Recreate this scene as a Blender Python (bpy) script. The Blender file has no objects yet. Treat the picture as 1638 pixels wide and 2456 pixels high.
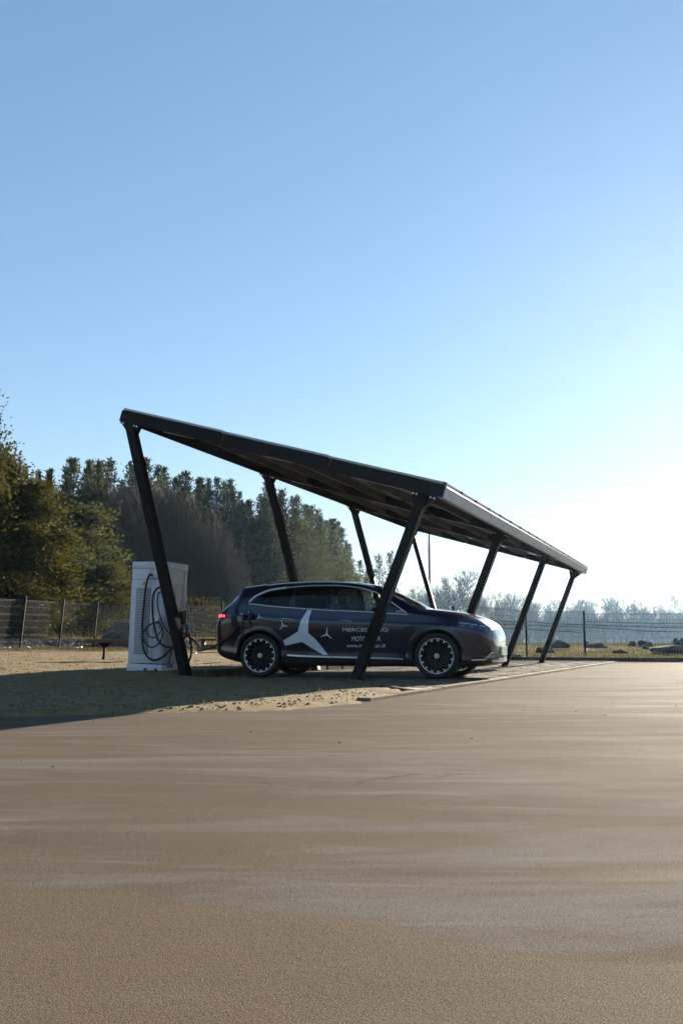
import bpy, bmesh, math, random
import numpy as np
from mathutils import Vector, Matrix, noise as mnoise
from mathutils.bvhtree import BVHTree

R = math.radians
scene = bpy.context.scene
COL = scene.collection

# ------------------------------------------------------------------ camera
cam_d = bpy.data.cameras.new('camera')
cam = bpy.data.objects.new('camera', cam_d)
COL.objects.link(cam)
cam.location = (0.0, 0.0, 0.547)
cam.rotation_euler = (math.pi / 2 + 0.134, 0, 0)
cam_d.sensor_fit = 'VERTICAL'
cam_d.sensor_height = 36.0
cam_d.sensor_width = 24.0
cam_d.lens = 35.0
cam_d.clip_start = 0.05
cam_d.clip_end = 4000
scene.camera = cam

# ------------------------------------------------------------------ sky, sun, exposure
SUN_AZ = R(24.8)      # to the right of the view direction (+Y)
SUN_EL = R(16.0)
world = bpy.data.worlds.new('World')
scene.world = world
world.use_nodes = True
wn = world.node_tree.nodes
wl = world.node_tree.links
wn.clear()
sky = wn.new('ShaderNodeTexSky')
sky.sky_type = 'NISHITA'
sky.sun_disc = False
sky.sun_elevation = SUN_EL
sky.sun_rotation = SUN_AZ
sky.altitude = 200
sky.air_density = 1.0
sky.dust_density = 0.06
sky.ozone_density = 3.0
bg = wn.new('ShaderNodeBackground')
bg.inputs['Strength'].default_value = 0.082
wo = wn.new('ShaderNodeOutputWorld')
gm = wn.new('ShaderNodeGamma'); gm.inputs['Gamma'].default_value = 0.64
wl.new(sky.outputs['Color'], gm.inputs['Color'])
wb = wn.new('ShaderNodeMix'); wb.data_type = 'RGBA'; wb.blend_type = 'MULTIPLY'; wb.inputs[0].default_value = 1.0
wb.inputs[7].default_value = (1.04, 0.955, 0.92, 1)      # camera white balance
hsv = wn.new('ShaderNodeHueSaturation'); hsv.inputs['Saturation'].default_value = 1.28
wl.new(gm.outputs['Color'], hsv.inputs['Color'])
wl.new(hsv.outputs['Color'], wb.inputs[6])
wl.new(wb.outputs[2], bg.inputs['Color'])
wl.new(bg.outputs['Background'], wo.inputs['Surface'])

sun_d = bpy.data.lights.new('sun', 'SUN')
sun_d.energy = 5.0
sun_d.angle = R(0.53)
sun_d.color = (1.0, 0.89, 0.73)
sun = bpy.data.objects.new('sun', sun_d)
COL.objects.link(sun)
sd = Vector((math.sin(SUN_AZ) * math.cos(SUN_EL), math.cos(SUN_AZ) * math.cos(SUN_EL), math.sin(SUN_EL)))
sun.rotation_euler = sd.to_track_quat('Z', 'Y').to_euler()
sun.location = (30, 60, 40)

vs = scene.view_settings
vs.view_transform = 'Standard'
vs.look = 'None'
vs.exposure = 2.0
vs.gamma = 1.0
vs.use_curve_mapping = False
scene.cycles.max_bounces = 8
scene.cycles.transparent_max_bounces = 16
scene.cycles.use_denoising = True
scene.cycles.volume_bounces = 0
scene.cycles.caustics_reflective = False
scene.cycles.caustics_refractive = False
scene.cycles.sample_clamp_indirect = 6.0

# ------------------------------------------------------------------ frames of reference
AL = 0.361
E1 = np.array([math.sin(AL), math.cos(AL)])
E2 = np.array([math.cos(AL), -math.sin(AL)])
P1 = np.array([0.226, 16.172])
BAY = 5.90

def CE(c, e, z=0.0):
    p = P1 + c * E2 + e * E1
    return Vector((p[0], p[1], z))

def to_ce(x, y):
    dx, dy = x - P1[0], y - P1[1]
    return dx * E2[0] + dy * E2[1], dx * E1[0] + dy * E1[1]

# ------------------------------------------------------------------ helpers
def sm(a, b, x):
    t = np.clip((x - a) / (b - a), 0, 1)
    return t * t * (3 - 2 * t)

def _hash(ix, iy, seed):
    n = (ix.astype(np.int64) * 374761393 + iy.astype(np.int64) * 668265263 + seed * 974711) & 0x7fffffff
    n = ((n ^ (n >> 13)) * 1274126177) & 0x7fffffff
    n = n ^ (n >> 16)
    return (n & 0xffff) / 65535.0

def vnoise(x, y, seed=0):
    ix, iy = np.floor(x), np.floor(y)
    fx, fy = x - ix, y - iy
    fx = fx * fx * (3 - 2 * fx); fy = fy * fy * (3 - 2 * fy)
    a = _hash(ix, iy, seed); b = _hash(ix + 1, iy, seed)
    c = _hash(ix, iy + 1, seed); d = _hash(ix + 1, iy + 1, seed)
    return (a + (b - a) * fx) * (1 - fy) + (c + (d - c) * fx) * fy - 0.5

def fbm(x, y, oct=4, seed=0):
    v = 0; a = 1.0
    for o in range(oct):
        v = v + a * vnoise(x, y, seed + o * 17)
        x = x * 2.03 + 5.1; y = y * 2.03 + 1.7; a *= 0.5
    return v

class MB:
    """collects shapes for ONE mesh object"""
    def __init__(self):
        self.v = []; self.f = []
    def add(self, vs_, fs_):
        o = len(self.v)
        self.v.extend([tuple(p) for p in vs_])
        self.f.extend([tuple(i + o for i in q) for q in fs_])
        return self
    def box(self, c, s, M=None):
        hx, hy, hz = s[0] / 2, s[1] / 2, s[2] / 2
        P = [Vector((x, y, z)) for z in (-hz, hz) for y in (-hy, hy) for x in (-hx, hx)]
        if M is not None:
            P = [M @ p for p in P]
        P = [p + Vector(c) for p in P]
        return self.add(P, [(0, 2, 3, 1), (4, 5, 7, 6), (0, 1, 5, 4), (2, 6, 7, 3), (0, 4, 6, 2), (1, 3, 7, 5)])
    def bbox(self, c, s, bev=0.01, M=None):
        """box with chamfered vertical edges and top/bottom edges"""
        bm = bmesh.new()
        bmesh.ops.create_cube(bm, size=1.0)
        for v in bm.verts:
            v.co = Vector((v.co.x * s[0], v.co.y * s[1], v.co.z * s[2]))
        bmesh.ops.bevel(bm, geom=bm.edges[:], offset=bev, segments=2, affect='EDGES', profile=0.6)
        bm.verts.index_update()
        P = [((M @ v.co) if M is not None else v.co) + Vector(c) for v in bm.verts]
        F = [tuple(v.index for v in f.verts) for f in bm.faces]
        bm.free()
        return self.add(P, F)
    def bar(self, a, b, w, d, side=(0, 1, 0)):
        """rectangular bar from a to b, w across, d along side"""
        a, b = Vector(a), Vector(b)
        t = (b - a).normalized(); s = Vector(side)
        s = (s - t * s.dot(t)).normalized(); u = t.cross(s)
        P = []
        for q in (a, b):
            for i, j in ((-1, -1), (1, -1), (1, 1), (-1, 1)):
                P.append(q + u * (i * w / 2) + s * (j * d / 2))
        return self.add(P, [(3, 2, 1, 0), (4, 5, 6, 7), (0, 1, 5, 4), (1, 2, 6, 5), (2, 3, 7, 6), (3, 0, 4, 7)])
    def tube(self, pts, r, n=8, cap=True):
        pts = [Vector(p) for p in pts]
        m = len(pts)
        rr = r if hasattr(r, '__len__') else [r] * m
        P = []; up = None
        for i, p in enumerate(pts):
            t = (pts[min(i + 1, m - 1)] - pts[max(i - 1, 0)])
            if t.length < 1e-9:
                t = Vector((0, 0, 1))
            t.normalize()
            if up is None:
                up = Vector((0, 0, 1)) if abs(t.z) < 0.9 else Vector((1, 0, 0))
            a = t.cross(up)
            if a.length < 1e-6:
                a = t.cross(Vector((0, 1, 0)))
            a.normalize(); b = a.cross(t).normalized(); up = b
            for k in range(n):
                th = 2 * math.pi * k / n
                P.append(p + (a * math.cos(th) + b * math.sin(th)) * rr[i])
        F = []
        for i in range(m - 1):
            for k in range(n):
                k2 = (k + 1) % n
                F.append((i * n + k, i * n + k2, (i + 1) * n + k2, (i + 1) * n + k))
        if cap:
            F.append(tuple(reversed(range(n)))); F.append(tuple(range((m - 1) * n, m * n)))
        return self.add(P, F)
    def prism(self, poly, a, b):
        """poly: list of 3D points, extruded from offset a to offset b (vectors)"""
        n = len(poly)
        P = [Vector(p) + Vector(a) for p in poly] + [Vector(p) + Vector(b) for p in poly]
        F = [tuple(reversed(range(n))), tuple(range(n, 2 * n))]
        for i in range(n):
            j = (i + 1) % n
            F.append((i, j, n + j, n + i))
        return self.add(P, F)
    def lathe(self, prof, n=32, M=None, close=False):
        """prof: (radius, height) pairs round local Z"""
        P = []; m = len(prof)
        for k in range(n):
            th = 2 * math.pi * k / n
            for r, h in prof:
                p = Vector((r * math.cos(th), r * math.sin(th), h))
                P.append(M @ p if M is not None else p)
        F = []
        for k in range(n):
            k2 = (k + 1) % n
            for i in range(m - 1 + (1 if close else 0)):
                i2 = (i + 1) % m
                F.append((k * m + i, k2 * m + i, k2 * m + i2, k * m + i2))
        return self.add(P, F)
    def mesh(self, name):
        me = bpy.data.meshes.new(name)
        me.from_pydata([tuple(p) for p in self.v], [], self.f)
        me.update()
        return me
    def build(self, name, mat, parent=None, smooth=False, fix=True):
        me = self.mesh(name)
        if fix:
            bm = bmesh.new(); bm.from_mesh(me)
            bmesh.ops.recalc_face_normals(bm, faces=bm.faces[:])
            bm.to_mesh(me); bm.free()
        return link(name, me, mat, parent, smooth)

def link(name, me, mat, parent=None, smooth=False):
    o = bpy.data.objects.new(name, me)
    COL.objects.link(o)
    if mat is not None:
        me.materials.clear(); me.materials.append(mat)
    if smooth:
        me.polygons.foreach_set('use_smooth', [True] * len(me.polygons))
        if smooth == 'angle':
            me.set_sharp_from_angle(angle=R(38))
    o.parent = parent
    return o

def np_mesh(name, V, F, mat, parent=None, smooth=False):
    """V (n,3), F (m,k) arrays"""
    me = bpy.data.meshes.new(name)
    V = np.asarray(V, np.float32); F = np.asarray(F, np.int32)
    k = F.shape[1]
    me.vertices.add(len(V)); me.vertices.foreach_set('co', V.ravel())
    me.loops.add(F.size); me.loops.foreach_set('vertex_index', F.ravel())
    me.polygons.add(len(F))
    me.polygons.foreach_set('loop_start', np.arange(0, F.size, k, dtype=np.int32))
    me.polygons.foreach_set('loop_total', np.full(len(F), k, np.int32))
    me.update(calc_edges=True)
    me.validate()
    return link(name, me, mat, parent, smooth)

def empty(name, loc=(0, 0, 0), rz=0.0):
    o = bpy.data.objects.new(name, None)
    COL.objects.link(o)
    o.location = loc; o.rotation_euler = (0, 0, rz)
    o.empty_display_size = 0.2
    return o

def tag(o, label, cat, group=None):
    o['label'] = label; o['category'] = cat
    if group:
        o['group'] = group
    return o

def struct(o):
    o['kind'] = 'structure'; return o

def stuff(o, label=None, cat=None):
    o['kind'] = 'stuff'
    if label: o['label'] = label
    if cat: o['category'] = cat
    return o

def copy_tree(o, parent=None):
    c = o.copy(); COL.objects.link(c); c.parent = parent
    for ch in list(o.children):
        copy_tree(ch, c)
    return c

# ------------------------------------------------------------------ materials
def new_mat(name):
    m = bpy.data.materials.new(name); m.use_nodes = True
    nt = m.node_tree
    return m, nt, nt.nodes['Principled BSDF']

def simple(name, col, rough=0.5, metal=0.0, coat=0.0, spec=0.5, var=0.0, vscale=8.0, bump=0.0, bscale=60.0, emit=None, estr=0.0):
    m, nt, b = new_mat(name)
    b.inputs['Base Color'].default_value = (*col, 1)
    b.inputs['Roughness'].default_value = rough
    b.inputs['Metallic'].default_value = metal
    b.inputs['Specular IOR Level'].default_value = spec
    b.inputs['Coat Weight'].default_value = coat
    b.inputs['Coat Roughness'].default_value = 0.02
    if emit:
        b.inputs['Emission Color'].default_value = (*emit, 1)
        b.inputs['Emission Strength'].default_value = estr
    if var > 0 or bump > 0:
        tc = nt.nodes.new('ShaderNodeTexCoord')
    if var > 0:
        n = nt.nodes.new('ShaderNodeTexNoise'); n.inputs['Scale'].default_value = vscale
        n.inputs['Detail'].default_value = 6; n.inputs['Roughness'].default_value = 0.65
        nt.links.new(tc.outputs['Object'], n.inputs['Vector'])
        r = nt.nodes.new('ShaderNodeValToRGB')
        r.color_ramp.elements[0].position = 0.3; r.color_ramp.elements[1].position = 0.7
        r.color_ramp.elements[0].color = tuple(max(0, c * (1 - var)) for c in col) + (1,)
        r.color_ramp.elements[1].color = tuple(min(1, c * (1 + var)) for c in col) + (1,)
        nt.links.new(n.outputs['Fac'], r.inputs['Fac'])
        nt.links.new(r.outputs['Color'], b.inputs['Base Color'])
    if bump > 0:
        n2 = nt.nodes.new('ShaderNodeTexNoise'); n2.inputs['Scale'].default_value = bscale
        n2.inputs['Detail'].default_value = 5
        nt.links.new(tc.outputs['Object'], n2.inputs['Vector'])
        bp = nt.nodes.new('ShaderNodeBump'); bp.inputs['Strength'].default_value = bump
        bp.inputs['Distance'].default_value = 0.02
        nt.links.new(n2.outputs['Fac'], bp.inputs['Height'])
        nt.links.new(bp.outputs['Normal'], b.inputs['Normal'])
    return m

class NT:
    """small node-graph helper"""
    def __init__(self, nt): self.nt = nt
    def n(self, typ, **kw):
        x = self.nt.nodes.new(typ)
        for k, v in kw.items():
            if k in x.inputs: x.inputs[k].default_value = v
            else: setattr(x, k, v)
        return x
    def l(self, a, b): self.nt.links.new(a, b)
    def noise(self, vec, scale, detail=5, rough=0.6, dist=0.0):
        x = self.n('ShaderNodeTexNoise'); x.inputs['Scale'].default_value = scale
        x.inputs['Detail'].default_value = detail; x.inputs['Roughness'].default_value = rough
        x.inputs['Distortion'].default_value = dist
        self.l(vec, x.inputs['Vector']); return x.outputs['Fac']
    def ramp(self, fac, stops):
        x = self.n('ShaderNodeValToRGB'); cr = x.color_ramp
        while len(cr.elements) < len(stops): cr.elements.new(0.5)
        for e, (p, c) in zip(cr.elements, stops):
            e.position = p
            e.color = (c, c, c, 1) if not hasattr(c, '__len__') else (*c, 1)
        self.l(fac, x.inputs['Fac']); return x.outputs['Color']
    def mix(self, fac, a, b, mode='MIX'):
        x = self.n('ShaderNodeMix', data_type='RGBA', blend_type=mode)
        for s, v in ((x.inputs[0], fac), (x.inputs[6], a), (x.inputs[7], b)):
            if isinstance(v, (int, float)): s.default_value = v
            elif isinstance(v, tuple): s.default_value = (*v, 1) if len(v) == 3 else v
            else: self.l(v, s)
        return x.outputs[2]
    def math(self, op, a, b=0.0, c=None):
        x = self.n('ShaderNodeMath', operation=op)
        for i, v in enumerate((a, b) if c is None else (a, b, c)):
            if isinstance(v, (int, float)): x.inputs[i].default_value = v
            else: self.l(v, x.inputs[i])
        return x.outputs[0]
    def mapping(self, vec, scale=(1, 1, 1), rot=(0, 0, 0)):
        x = self.n('ShaderNodeMapping')
        x.inputs['Scale'].default_value = scale; x.inputs['Rotation'].default_value = rot
        self.l(vec, x.inputs['Vector']); return x.outputs['Vector']
    def bump(self, h, strength, dist, normal=None):
        x = self.n('ShaderNodeBump'); x.inputs['Strength'].default_value = strength
        x.inputs['Distance'].default_value = dist
        self.l(h, x.inputs['Height'])
        if normal is not None: self.l(normal, x.inputs['Normal'])
        return x.outputs['Normal']

def mat_yard():
    m, nt, b = new_mat('yard_surface'); g = NT(nt)
    tc = g.n('ShaderNodeTexCoord').outputs['Object']
    big = g.noise(tc, 0.22, 6, 0.6, 0.4)
    mid = g.noise(tc, 1.3, 6, 0.65, 0.3)
    streak = g.noise(g.mapping(tc, (0.22, 0.9, 1), (0, 0, R(20))), 1.0, 6, 0.6, 1.2)
    fine = g.noise(tc, 330, 3, 0.7)
    grit = g.noise(tc, 85, 4, 0.75)
    base = g.ramp(big, [(0.30, (0.0782, 0.0609, 0.0451)), (0.50, (0.1012, 0.0789, 0.0576)), (0.72, (0.1273, 0.0977, 0.0701))])
    base = g.mix(g.ramp(streak, [(0.35, 0.0), (0.7, 0.55)]), base, (0.0752, 0.0625, 0.0500))
    base = g.mix(g.ramp(mid, [(0.42, 0.0), (0.75, 0.45)]), base, (0.1407, 0.1078, 0.0768))
    st2 = g.noise(g.mapping(tc, (0.30, 1.35, 1), (0, 0, R(17))), 1.0, 7, 0.62, 1.6)
    st3 = g.noise(g.mapping(tc, (0.8, 4.2, 1), (0, 0, R(11))), 1.0, 6, 0.62, 1.4)
    base = g.mix(g.ramp(st2, [(0.50, 0.0), (0.66, 0.75)]), base, (0.1537, 0.1487, 0.1473))
    base = g.mix(g.ramp(st2, [(0.32, 0.75), (0.48, 0.0)]), base, (0.0841, 0.0693, 0.0584))
    base = g.mix(g.ramp(st3, [(0.56, 0.0), (0.72, 0.55)]), base, (0.1802, 0.1700, 0.1584))
    base = g.mix(g.ramp(st3, [(0.26, 0.35), (0.42, 0.0)]), base, (0.0721, 0.0655, 0.0612))
    # drift of fine sand nearest the lens (its own wavy edge)
    sep = g.n('ShaderNodeSeparateXYZ'); g.l(tc, sep.inputs[0])
    edge = g.math('ADD', g.math('MULTIPLY', sep.outputs['X'], 0.46), sep.outputs['Y'])
    wob = g.math('MULTIPLY', g.math('SUBTRACT', g.noise(tc, 2.6, 6, 0.6), 0.5), 0.40)
    dm = g.ramp(g.math('SUBTRACT', g.math('ADD', edge, wob), 2.14), [(0.0, 1.0), (0.09, 0.0)])
    base = g.mix(g.math('MULTIPLY', dm, 0.75), base, (0.1222, 0.0898, 0.0584))
    # aggregate speckle
    base = g.mix(g.ramp(fine, [(0.36, 1.0), (0.50, 0.0)]), base, (0.0335, 0.0273, 0.0216))
    base = g.mix(g.ramp(fine, [(0.52, 0.0), (0.66, 0.85)]), base, (0.2189, 0.1797, 0.1401))
    base = g.mix(g.ramp(grit, [(0.30, 0.5), (0.42, 0.0)]), base, (0.0417, 0.0327, 0.0259))
    spots = g.noise(tc, 7.0, 3, 0.55, 0.6)
    base = g.mix(g.ramp(spots, [(0.69, 0.0), (0.76, 0.55)]), base, (0.045, 0.037, 0.030))
    vor = g.n('ShaderNodeTexVoronoi'); vor.feature = 'DISTANCE_TO_EDGE'; vor.inputs['Scale'].default_value = 0.16
    wv = g.n('ShaderNodeTexNoise'); wv.inputs['Scale'].default_value = 1.6; wv.inputs['Detail'].default_value = 6
    g.l(tc, wv.inputs['Vector'])
    mxv = g.n('ShaderNodeMix', data_type='RGBA', blend_type='LINEAR_LIGHT'); mxv.inputs[0].default_value = 0.5
    g.l(tc, mxv.inputs[6]); g.l(wv.outputs['Color'], mxv.inputs[7]); g.l(mxv.outputs[2], vor.inputs['Vector'])
    crack = g.ramp(vor.outputs['Distance'], [(0.0, 0.7), (0.0022, 0.0)])
    base = g.mix(g.math('MULTIPLY', crack, g.ramp(g.noise(tc, 0.35, 3, 0.6), [(0.50, 0.0), (0.60, 1.0)])), base, (0.040, 0.033, 0.027))
    g.l(base, b.inputs['Base Color'])
    rg = g.ramp(streak, [(0.3, 0.78), (0.7, 0.95)])
    g.l(g.mix(dm, rg, (0.8, 0.8, 0.8)), b.inputs['Roughness'])
    b.inputs['Specular IOR Level'].default_value = 0.006
    n1 = g.bump(grit, 0.35, 0.004)
    n2 = g.bump(fine, 0.5, 0.003, n1)
    n3 = g.bump(mid, 0.25, 0.02, n2)
    g.l(n3, b.inputs['Normal'])
    return m

def mat_ground():
    m, nt, b = new_mat('sandy_ground'); g = NT(nt)
    tc = g.n('ShaderNodeTexCoord').outputs['Object']
    at = g.n('ShaderNodeAttribute'); at.attribute_name = 'cover'
    big = g.noise(tc, 0.5, 6, 0.6)
    mid = g.noise(tc, 3.5, 6, 0.7)
    fine = g.noise(tc, 40, 5, 0.7)
    sand = g.ramp(mid, [(0.28, (0.0944, 0.0654, 0.0306)), (0.45, (0.1667, 0.1209, 0.0600)), (0.62, (0.2055, 0.1541, 0.0795))])
    sand = g.mix(g.ramp(fine, [(0.30, 0.75), (0.46, 0.0)]), sand, (0.0500, 0.0363, 0.0183))
    soil = g.ramp(fine, [(0.3, (0.0310, 0.0260, 0.0132)), (0.6, (0.0930, 0.0713, 0.0330)), (0.75, (0.1488, 0.1178, 0.0540))])
    grassy = g.ramp(mid, [(0.3, (0.0341, 0.0341, 0.0108)), (0.55, (0.0744, 0.0651, 0.0210)), (0.75, (0.1364, 0.1054, 0.0420))])
    soil = g.mix(0.6, soil, grassy)
    cov = g.math('ADD', at.outputs['Fac'], g.math('MULTIPLY', g.math('SUBTRACT', big, 0.5), 0.5))
    cm = g.ramp(cov, [(0.42, 0.0), (0.60, 1.0)])
    col = g.mix(cm, sand, soil)
    g.l(col, b.inputs['Base Color'])
    b.inputs['Roughness'].default_value = 0.95
    b.inputs['Specular IOR Level'].default_value = 0.06
    n1 = g.bump(mid, 0.7, 0.05)
    n2 = g.bump(fine, 0.9, 0.018, n1)
    g.l(n2, b.inputs['Normal'])
    return m

def mat_concrete(name, col, var=0.25, rough=0.85, scale=5.0):
    m, nt, b = new_mat(name); g = NT(nt)
    tc = g.n('ShaderNodeTexCoord').outputs['Object']
    oi = g.n('ShaderNodeObjectInfo').outputs['Random']
    a = g.noise(tc, scale, 7, 0.7); f_ = g.noise(tc, 120, 4, 0.7)
    lo = tuple(c * (1 - var) for c in col); hi = tuple(c * (1 + var) for c in col)
    c = g.ramp(a, [(0.3, lo), (0.7, hi)])
    c = g.mix(g.ramp(f_, [(0.33, 0.5), (0.45, 0.0)]), c, tuple(x * 0.45 for x in col))
    hs = g.n('ShaderNodeHueSaturation')
    g.l(g.math('MULTIPLY_ADD', oi, 0.45, 0.78), hs.inputs['Value'])
    g.l(c, hs.inputs['Color'])
    g.l(hs.outputs['Color'], b.inputs['Base Color'])
    b.inputs['Roughness'].default_value = rough
    b.inputs['Specular IOR Level'].default_value = 0.02
    g.l(g.bump(f_, 0.5, 0.006), b.inputs['Normal'])
    return m

def mat_leaf(name, c0, c1, trans=0.35, tcol=None):
    m, nt, b = new_mat(name); g = NT(nt)
    nt.nodes.remove(b)
    out = nt.nodes['Material Output']
    geo = g.n('ShaderNodeNewGeometry')
    oi = g.n('ShaderNodeObjectInfo').outputs['Random']
    rnd = geo.outputs['Random Per Island']
    col = g.ramp(rnd, [(0.0, c0), (1.0, c1)])
    hs = g.n('ShaderNodeHueSaturation')
    g.l(g.math('MULTIPLY_ADD', oi, 0.5, 0.75), hs.inputs['Value']); g.l(col, hs.inputs['Color'])
    g.l(g.math('MULTIPLY_ADD', oi, 0.05, 0.475), hs.inputs['Hue'])
    d = g.n('ShaderNodeBsdfDiffuse'); g.l(hs.outputs['Color'], d.inputs['Color'])
    t = g.n('ShaderNodeBsdfTranslucent')
    g.l(g.mix(0.5, hs.outputs['Color'], tcol or c1), t.inputs['Color'])
    gl = g.n('ShaderNodeBsdfGlossy'); gl.inputs['Roughness'].default_value = 0.45
    gl.inputs['Color'].default_value = (0.6, 0.6, 0.5, 1)
    mx = g.n('ShaderNodeMixShader'); mx.inputs[0].default_value = trans
    g.l(d.outputs[0], mx.inputs[1]); g.l(t.outputs[0], mx.inputs[2])
    m2 = g.n('ShaderNodeMixShader'); m2.inputs[0].default_value = 0.015
    g.l(mx.outputs[0], m2.inputs[1]); g.l(gl.outputs[0], m2.inputs[2])
    g.l(m2.outputs[0], out.inputs['Surface'])
    return m

def mat_glass(name, tint, refl=1.0):
    m, nt, b = new_mat(name); g = NT(nt)
    nt.nodes.remove(b)
    out = nt.nodes['Material Output']
    t = g.n('ShaderNodeBsdfTransparent'); t.inputs['Color'].default_value = (*tint, 1)
    gl = g.n('ShaderNodeBsdfGlossy'); gl.inputs['Roughness'].default_value = 0.01
    fr = g.n('ShaderNodeFresnel'); fr.inputs['IOR'].default_value = 1.5
    mx = g.n('ShaderNodeMixShader')
    g.l(g.math('MULTIPLY', fr.outputs[0], refl), mx.inputs[0])
    g.l(t.outputs[0], mx.inputs[1]); g.l(gl.outputs[0], mx.inputs[2])
    g.l(mx.outputs[0], out.inputs['Surface'])
    return m

M = {}
M['yard'] = mat_yard()
M['ground'] = mat_ground()
M['kerb'] = mat_concrete('kerb_concrete', (0.1260, 0.1040, 0.0788))
M['kerb_dark'] = mat_concrete('kerb_weathered', (0.0441, 0.0391, 0.0347))
M['block'] = mat_concrete('paving_block', (0.1260, 0.1027, 0.0725), 0.3)
M['edging'] = mat_concrete('edging_concrete', (0.1575, 0.1216, 0.0832), 0.3)
M['joint'] = simple('joint_sand', (0.0504, 0.0378, 0.0252), 0.95, var=0.4, vscale=30)
M['steel'] = simple('dark_painted_steel', (0.0065, 0.006, 0.006), 0.55, spec=0.15, var=0.25, vscale=6, bump=0.05, bscale=300)
M['steel2'] = simple('purlin_steel', (0.11, 0.10, 0.085), 0.5, metal=0.3, var=0.25, vscale=4)
M['galv'] = simple('galvanised_gutter', (0.36, 0.38, 0.41), 0.5, metal=0.1, var=0.18, vscale=5)
M['alu'] = simple('panel_frame_aluminium', (0.3465, 0.3402, 0.3276), 0.4, metal=0.7, var=0.1, vscale=9)
M['panel_back'] = simple('panel_backsheet', (0.035, 0.034, 0.032), 0.55, var=0.2, vscale=3)
M['cell'] = simple('solar_cell', (0.012, 0.016, 0.035), 0.15, coat=0.6)
M['bolt'] = simple('zinc_bolt', (0.7, 0.7, 0.68), 0.3, metal=0.9)
M['paint'] = simple('navy_car_paint', (0.0045, 0.0075, 0.027), 0.28, metal=0.35, coat=1.0, spec=0.5)
M['gloss_black'] = simple('gloss_black_trim', (0.006, 0.006, 0.007), 0.06, coat=0.5)
M['plastic'] = simple('black_plastic', (0.016, 0.016, 0.016), 0.55)
M['rubber'] = simple('tyre_rubber', (0.014, 0.0135, 0.013), 0.75, bump=0.2, bscale=120)
M['chrome'] = simple('chrome_trim', (0.70, 0.73, 0.80), 0.25, metal=0.55)
M['handle'] = simple('handle_trim', (0.30, 0.31, 0.33), 0.3, metal=0.5)
M['rim'] = simple('polished_rim', (0.62, 0.62, 0.63), 0.35, metal=0.35)
M['rim_dark'] = simple('black_rim', (0.006, 0.006, 0.006), 0.5, spec=0.3)
M['brake'] = simple('brake_disc_steel', (0.03, 0.028, 0.026), 0.5, metal=0.3)
M['decal'] = simple('silver_vinyl_film', (0.66, 0.70, 0.77), 0.35, metal=0.15)
M['letter'] = simple('white_vinyl_lettering', (0.66, 0.68, 0.70), 0.4)
M['tail'] = simple('red_tail_lamp', (0.30, 0.008, 0.012), 0.1, coat=1.0)
M['tail_lit'] = simple('lit_red_led', (0.8, 0.02, 0.03), 0.2, emit=(1.0, 0.035, 0.07), estr=1.6)
M['lamp'] = simple('head_lamp_lens', (0.035, 0.045, 0.075), 0.08, metal=0.5, coat=1.0)
M['lens'] = simple('lamp_projector', (0.16, 0.18, 0.22), 0.15, metal=0.4)
M['drl'] = simple('clear_lamp_element', (0.7, 0.72, 0.76), 0.15, metal=0.6)
M['plate'] = simple('green_plate_field', (0.02, 0.20, 0.14), 0.6, spec=0.2)
M['white'] = simple('white_paint', (0.72, 0.73, 0.74), 0.4, var=0.05, vscale=4)
M['glass_dark'] = mat_glass('tinted_side_glass', (0.10, 0.11, 0.11))
M['glass_front'] = mat_glass('clear_side_glass', (0.50, 0.56, 0.54))
M['glass_screen'] = mat_glass('windscreen_glass', (0.55, 0.60, 0.58))
M['seat'] = simple('grey_leather', (0.22, 0.215, 0.21), 0.5)
M['cabin'] = simple('dark_cabin_trim', (0.025, 0.024, 0.023), 0.7)
M['cabinet'] = simple('charger_white_coat', (0.56, 0.60, 0.66), 0.38, var=0.05, vscale=3)
M['cabinet2'] = simple('charger_grey_coat', (0.44, 0.45, 0.44), 0.4, var=0.05, vscale=3)
M['louvre'] = simple('louvre_slot', (0.10, 0.10, 0.11), 0.6)
M['screen'] = simple('screen_recess', (0.18, 0.19, 0.19), 0.3)
M['cable'] = simple('black_cable', (0.014, 0.013, 0.012), 0.5)
M['blue'] = simple('blue_print', (0.03, 0.105, 0.30), 0.4)
M['yellow'] = simple('yellow_sticker', (0.70, 0.42, 0.02), 0.5)
M['wood'] = simple('stained_bench_wood', (0.1008, 0.0347, 0.0189), 0.55, var=0.3, vscale=12)
M['dark_metal'] = simple('fence_paint', (0.006, 0.0065, 0.007), 0.7, spec=0.08)
M['wire'] = simple('fence_wire', (0.030, 0.034, 0.036), 0.45, metal=0.2)
M['pole'] = simple('lamp_pole_grey', (0.20, 0.21, 0.22), 0.5, metal=0.4)
M['rock'] = simple('grey_rock', (0.026, 0.027, 0.029), 0.95, spec=0.1, var=0.45, vscale=3, bump=0.6, bscale=9)
M['gravel'] = simple('gravel_heap', (0.0819, 0.0819, 0.0788), 0.95, var=0.4, vscale=14, bump=0.8, bscale=30)
M['pebble'] = simple('pebbles', (0.1386, 0.1134, 0.0819), 0.9, var=0.4, vscale=4)
M['litter'] = simple('white_litter', (0.5040, 0.5040, 0.5040), 0.6)
M['board'] = simple('dark_board', (0.05, 0.042, 0.034), 0.7, var=0.3, vscale=6)
M['brick'] = simple('red_brick_piece', (0.1260, 0.0536, 0.0378), 0.9, var=0.3, vscale=12)
M['chalk'] = simple('faded_yellow_mark', (0.30, 0.26, 0.18), 0.9, spec=0.0, var=0.4, vscale=9)
M['bark'] = simple('pine_bark', (0.0504, 0.0365, 0.0265), 0.95, var=0.4, vscale=5)
M['bark_grey'] = simple('grey_bark', (0.0473, 0.0428, 0.0378), 0.95, var=0.4, vscale=5)
M['twig'] = simple('bare_twigs', (0.0567, 0.0479, 0.0391), 0.9)
M['twig_brown'] = simple('brown_twigs', (0.060, 0.052, 0.038), 0.9, spec=0.1)
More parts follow.
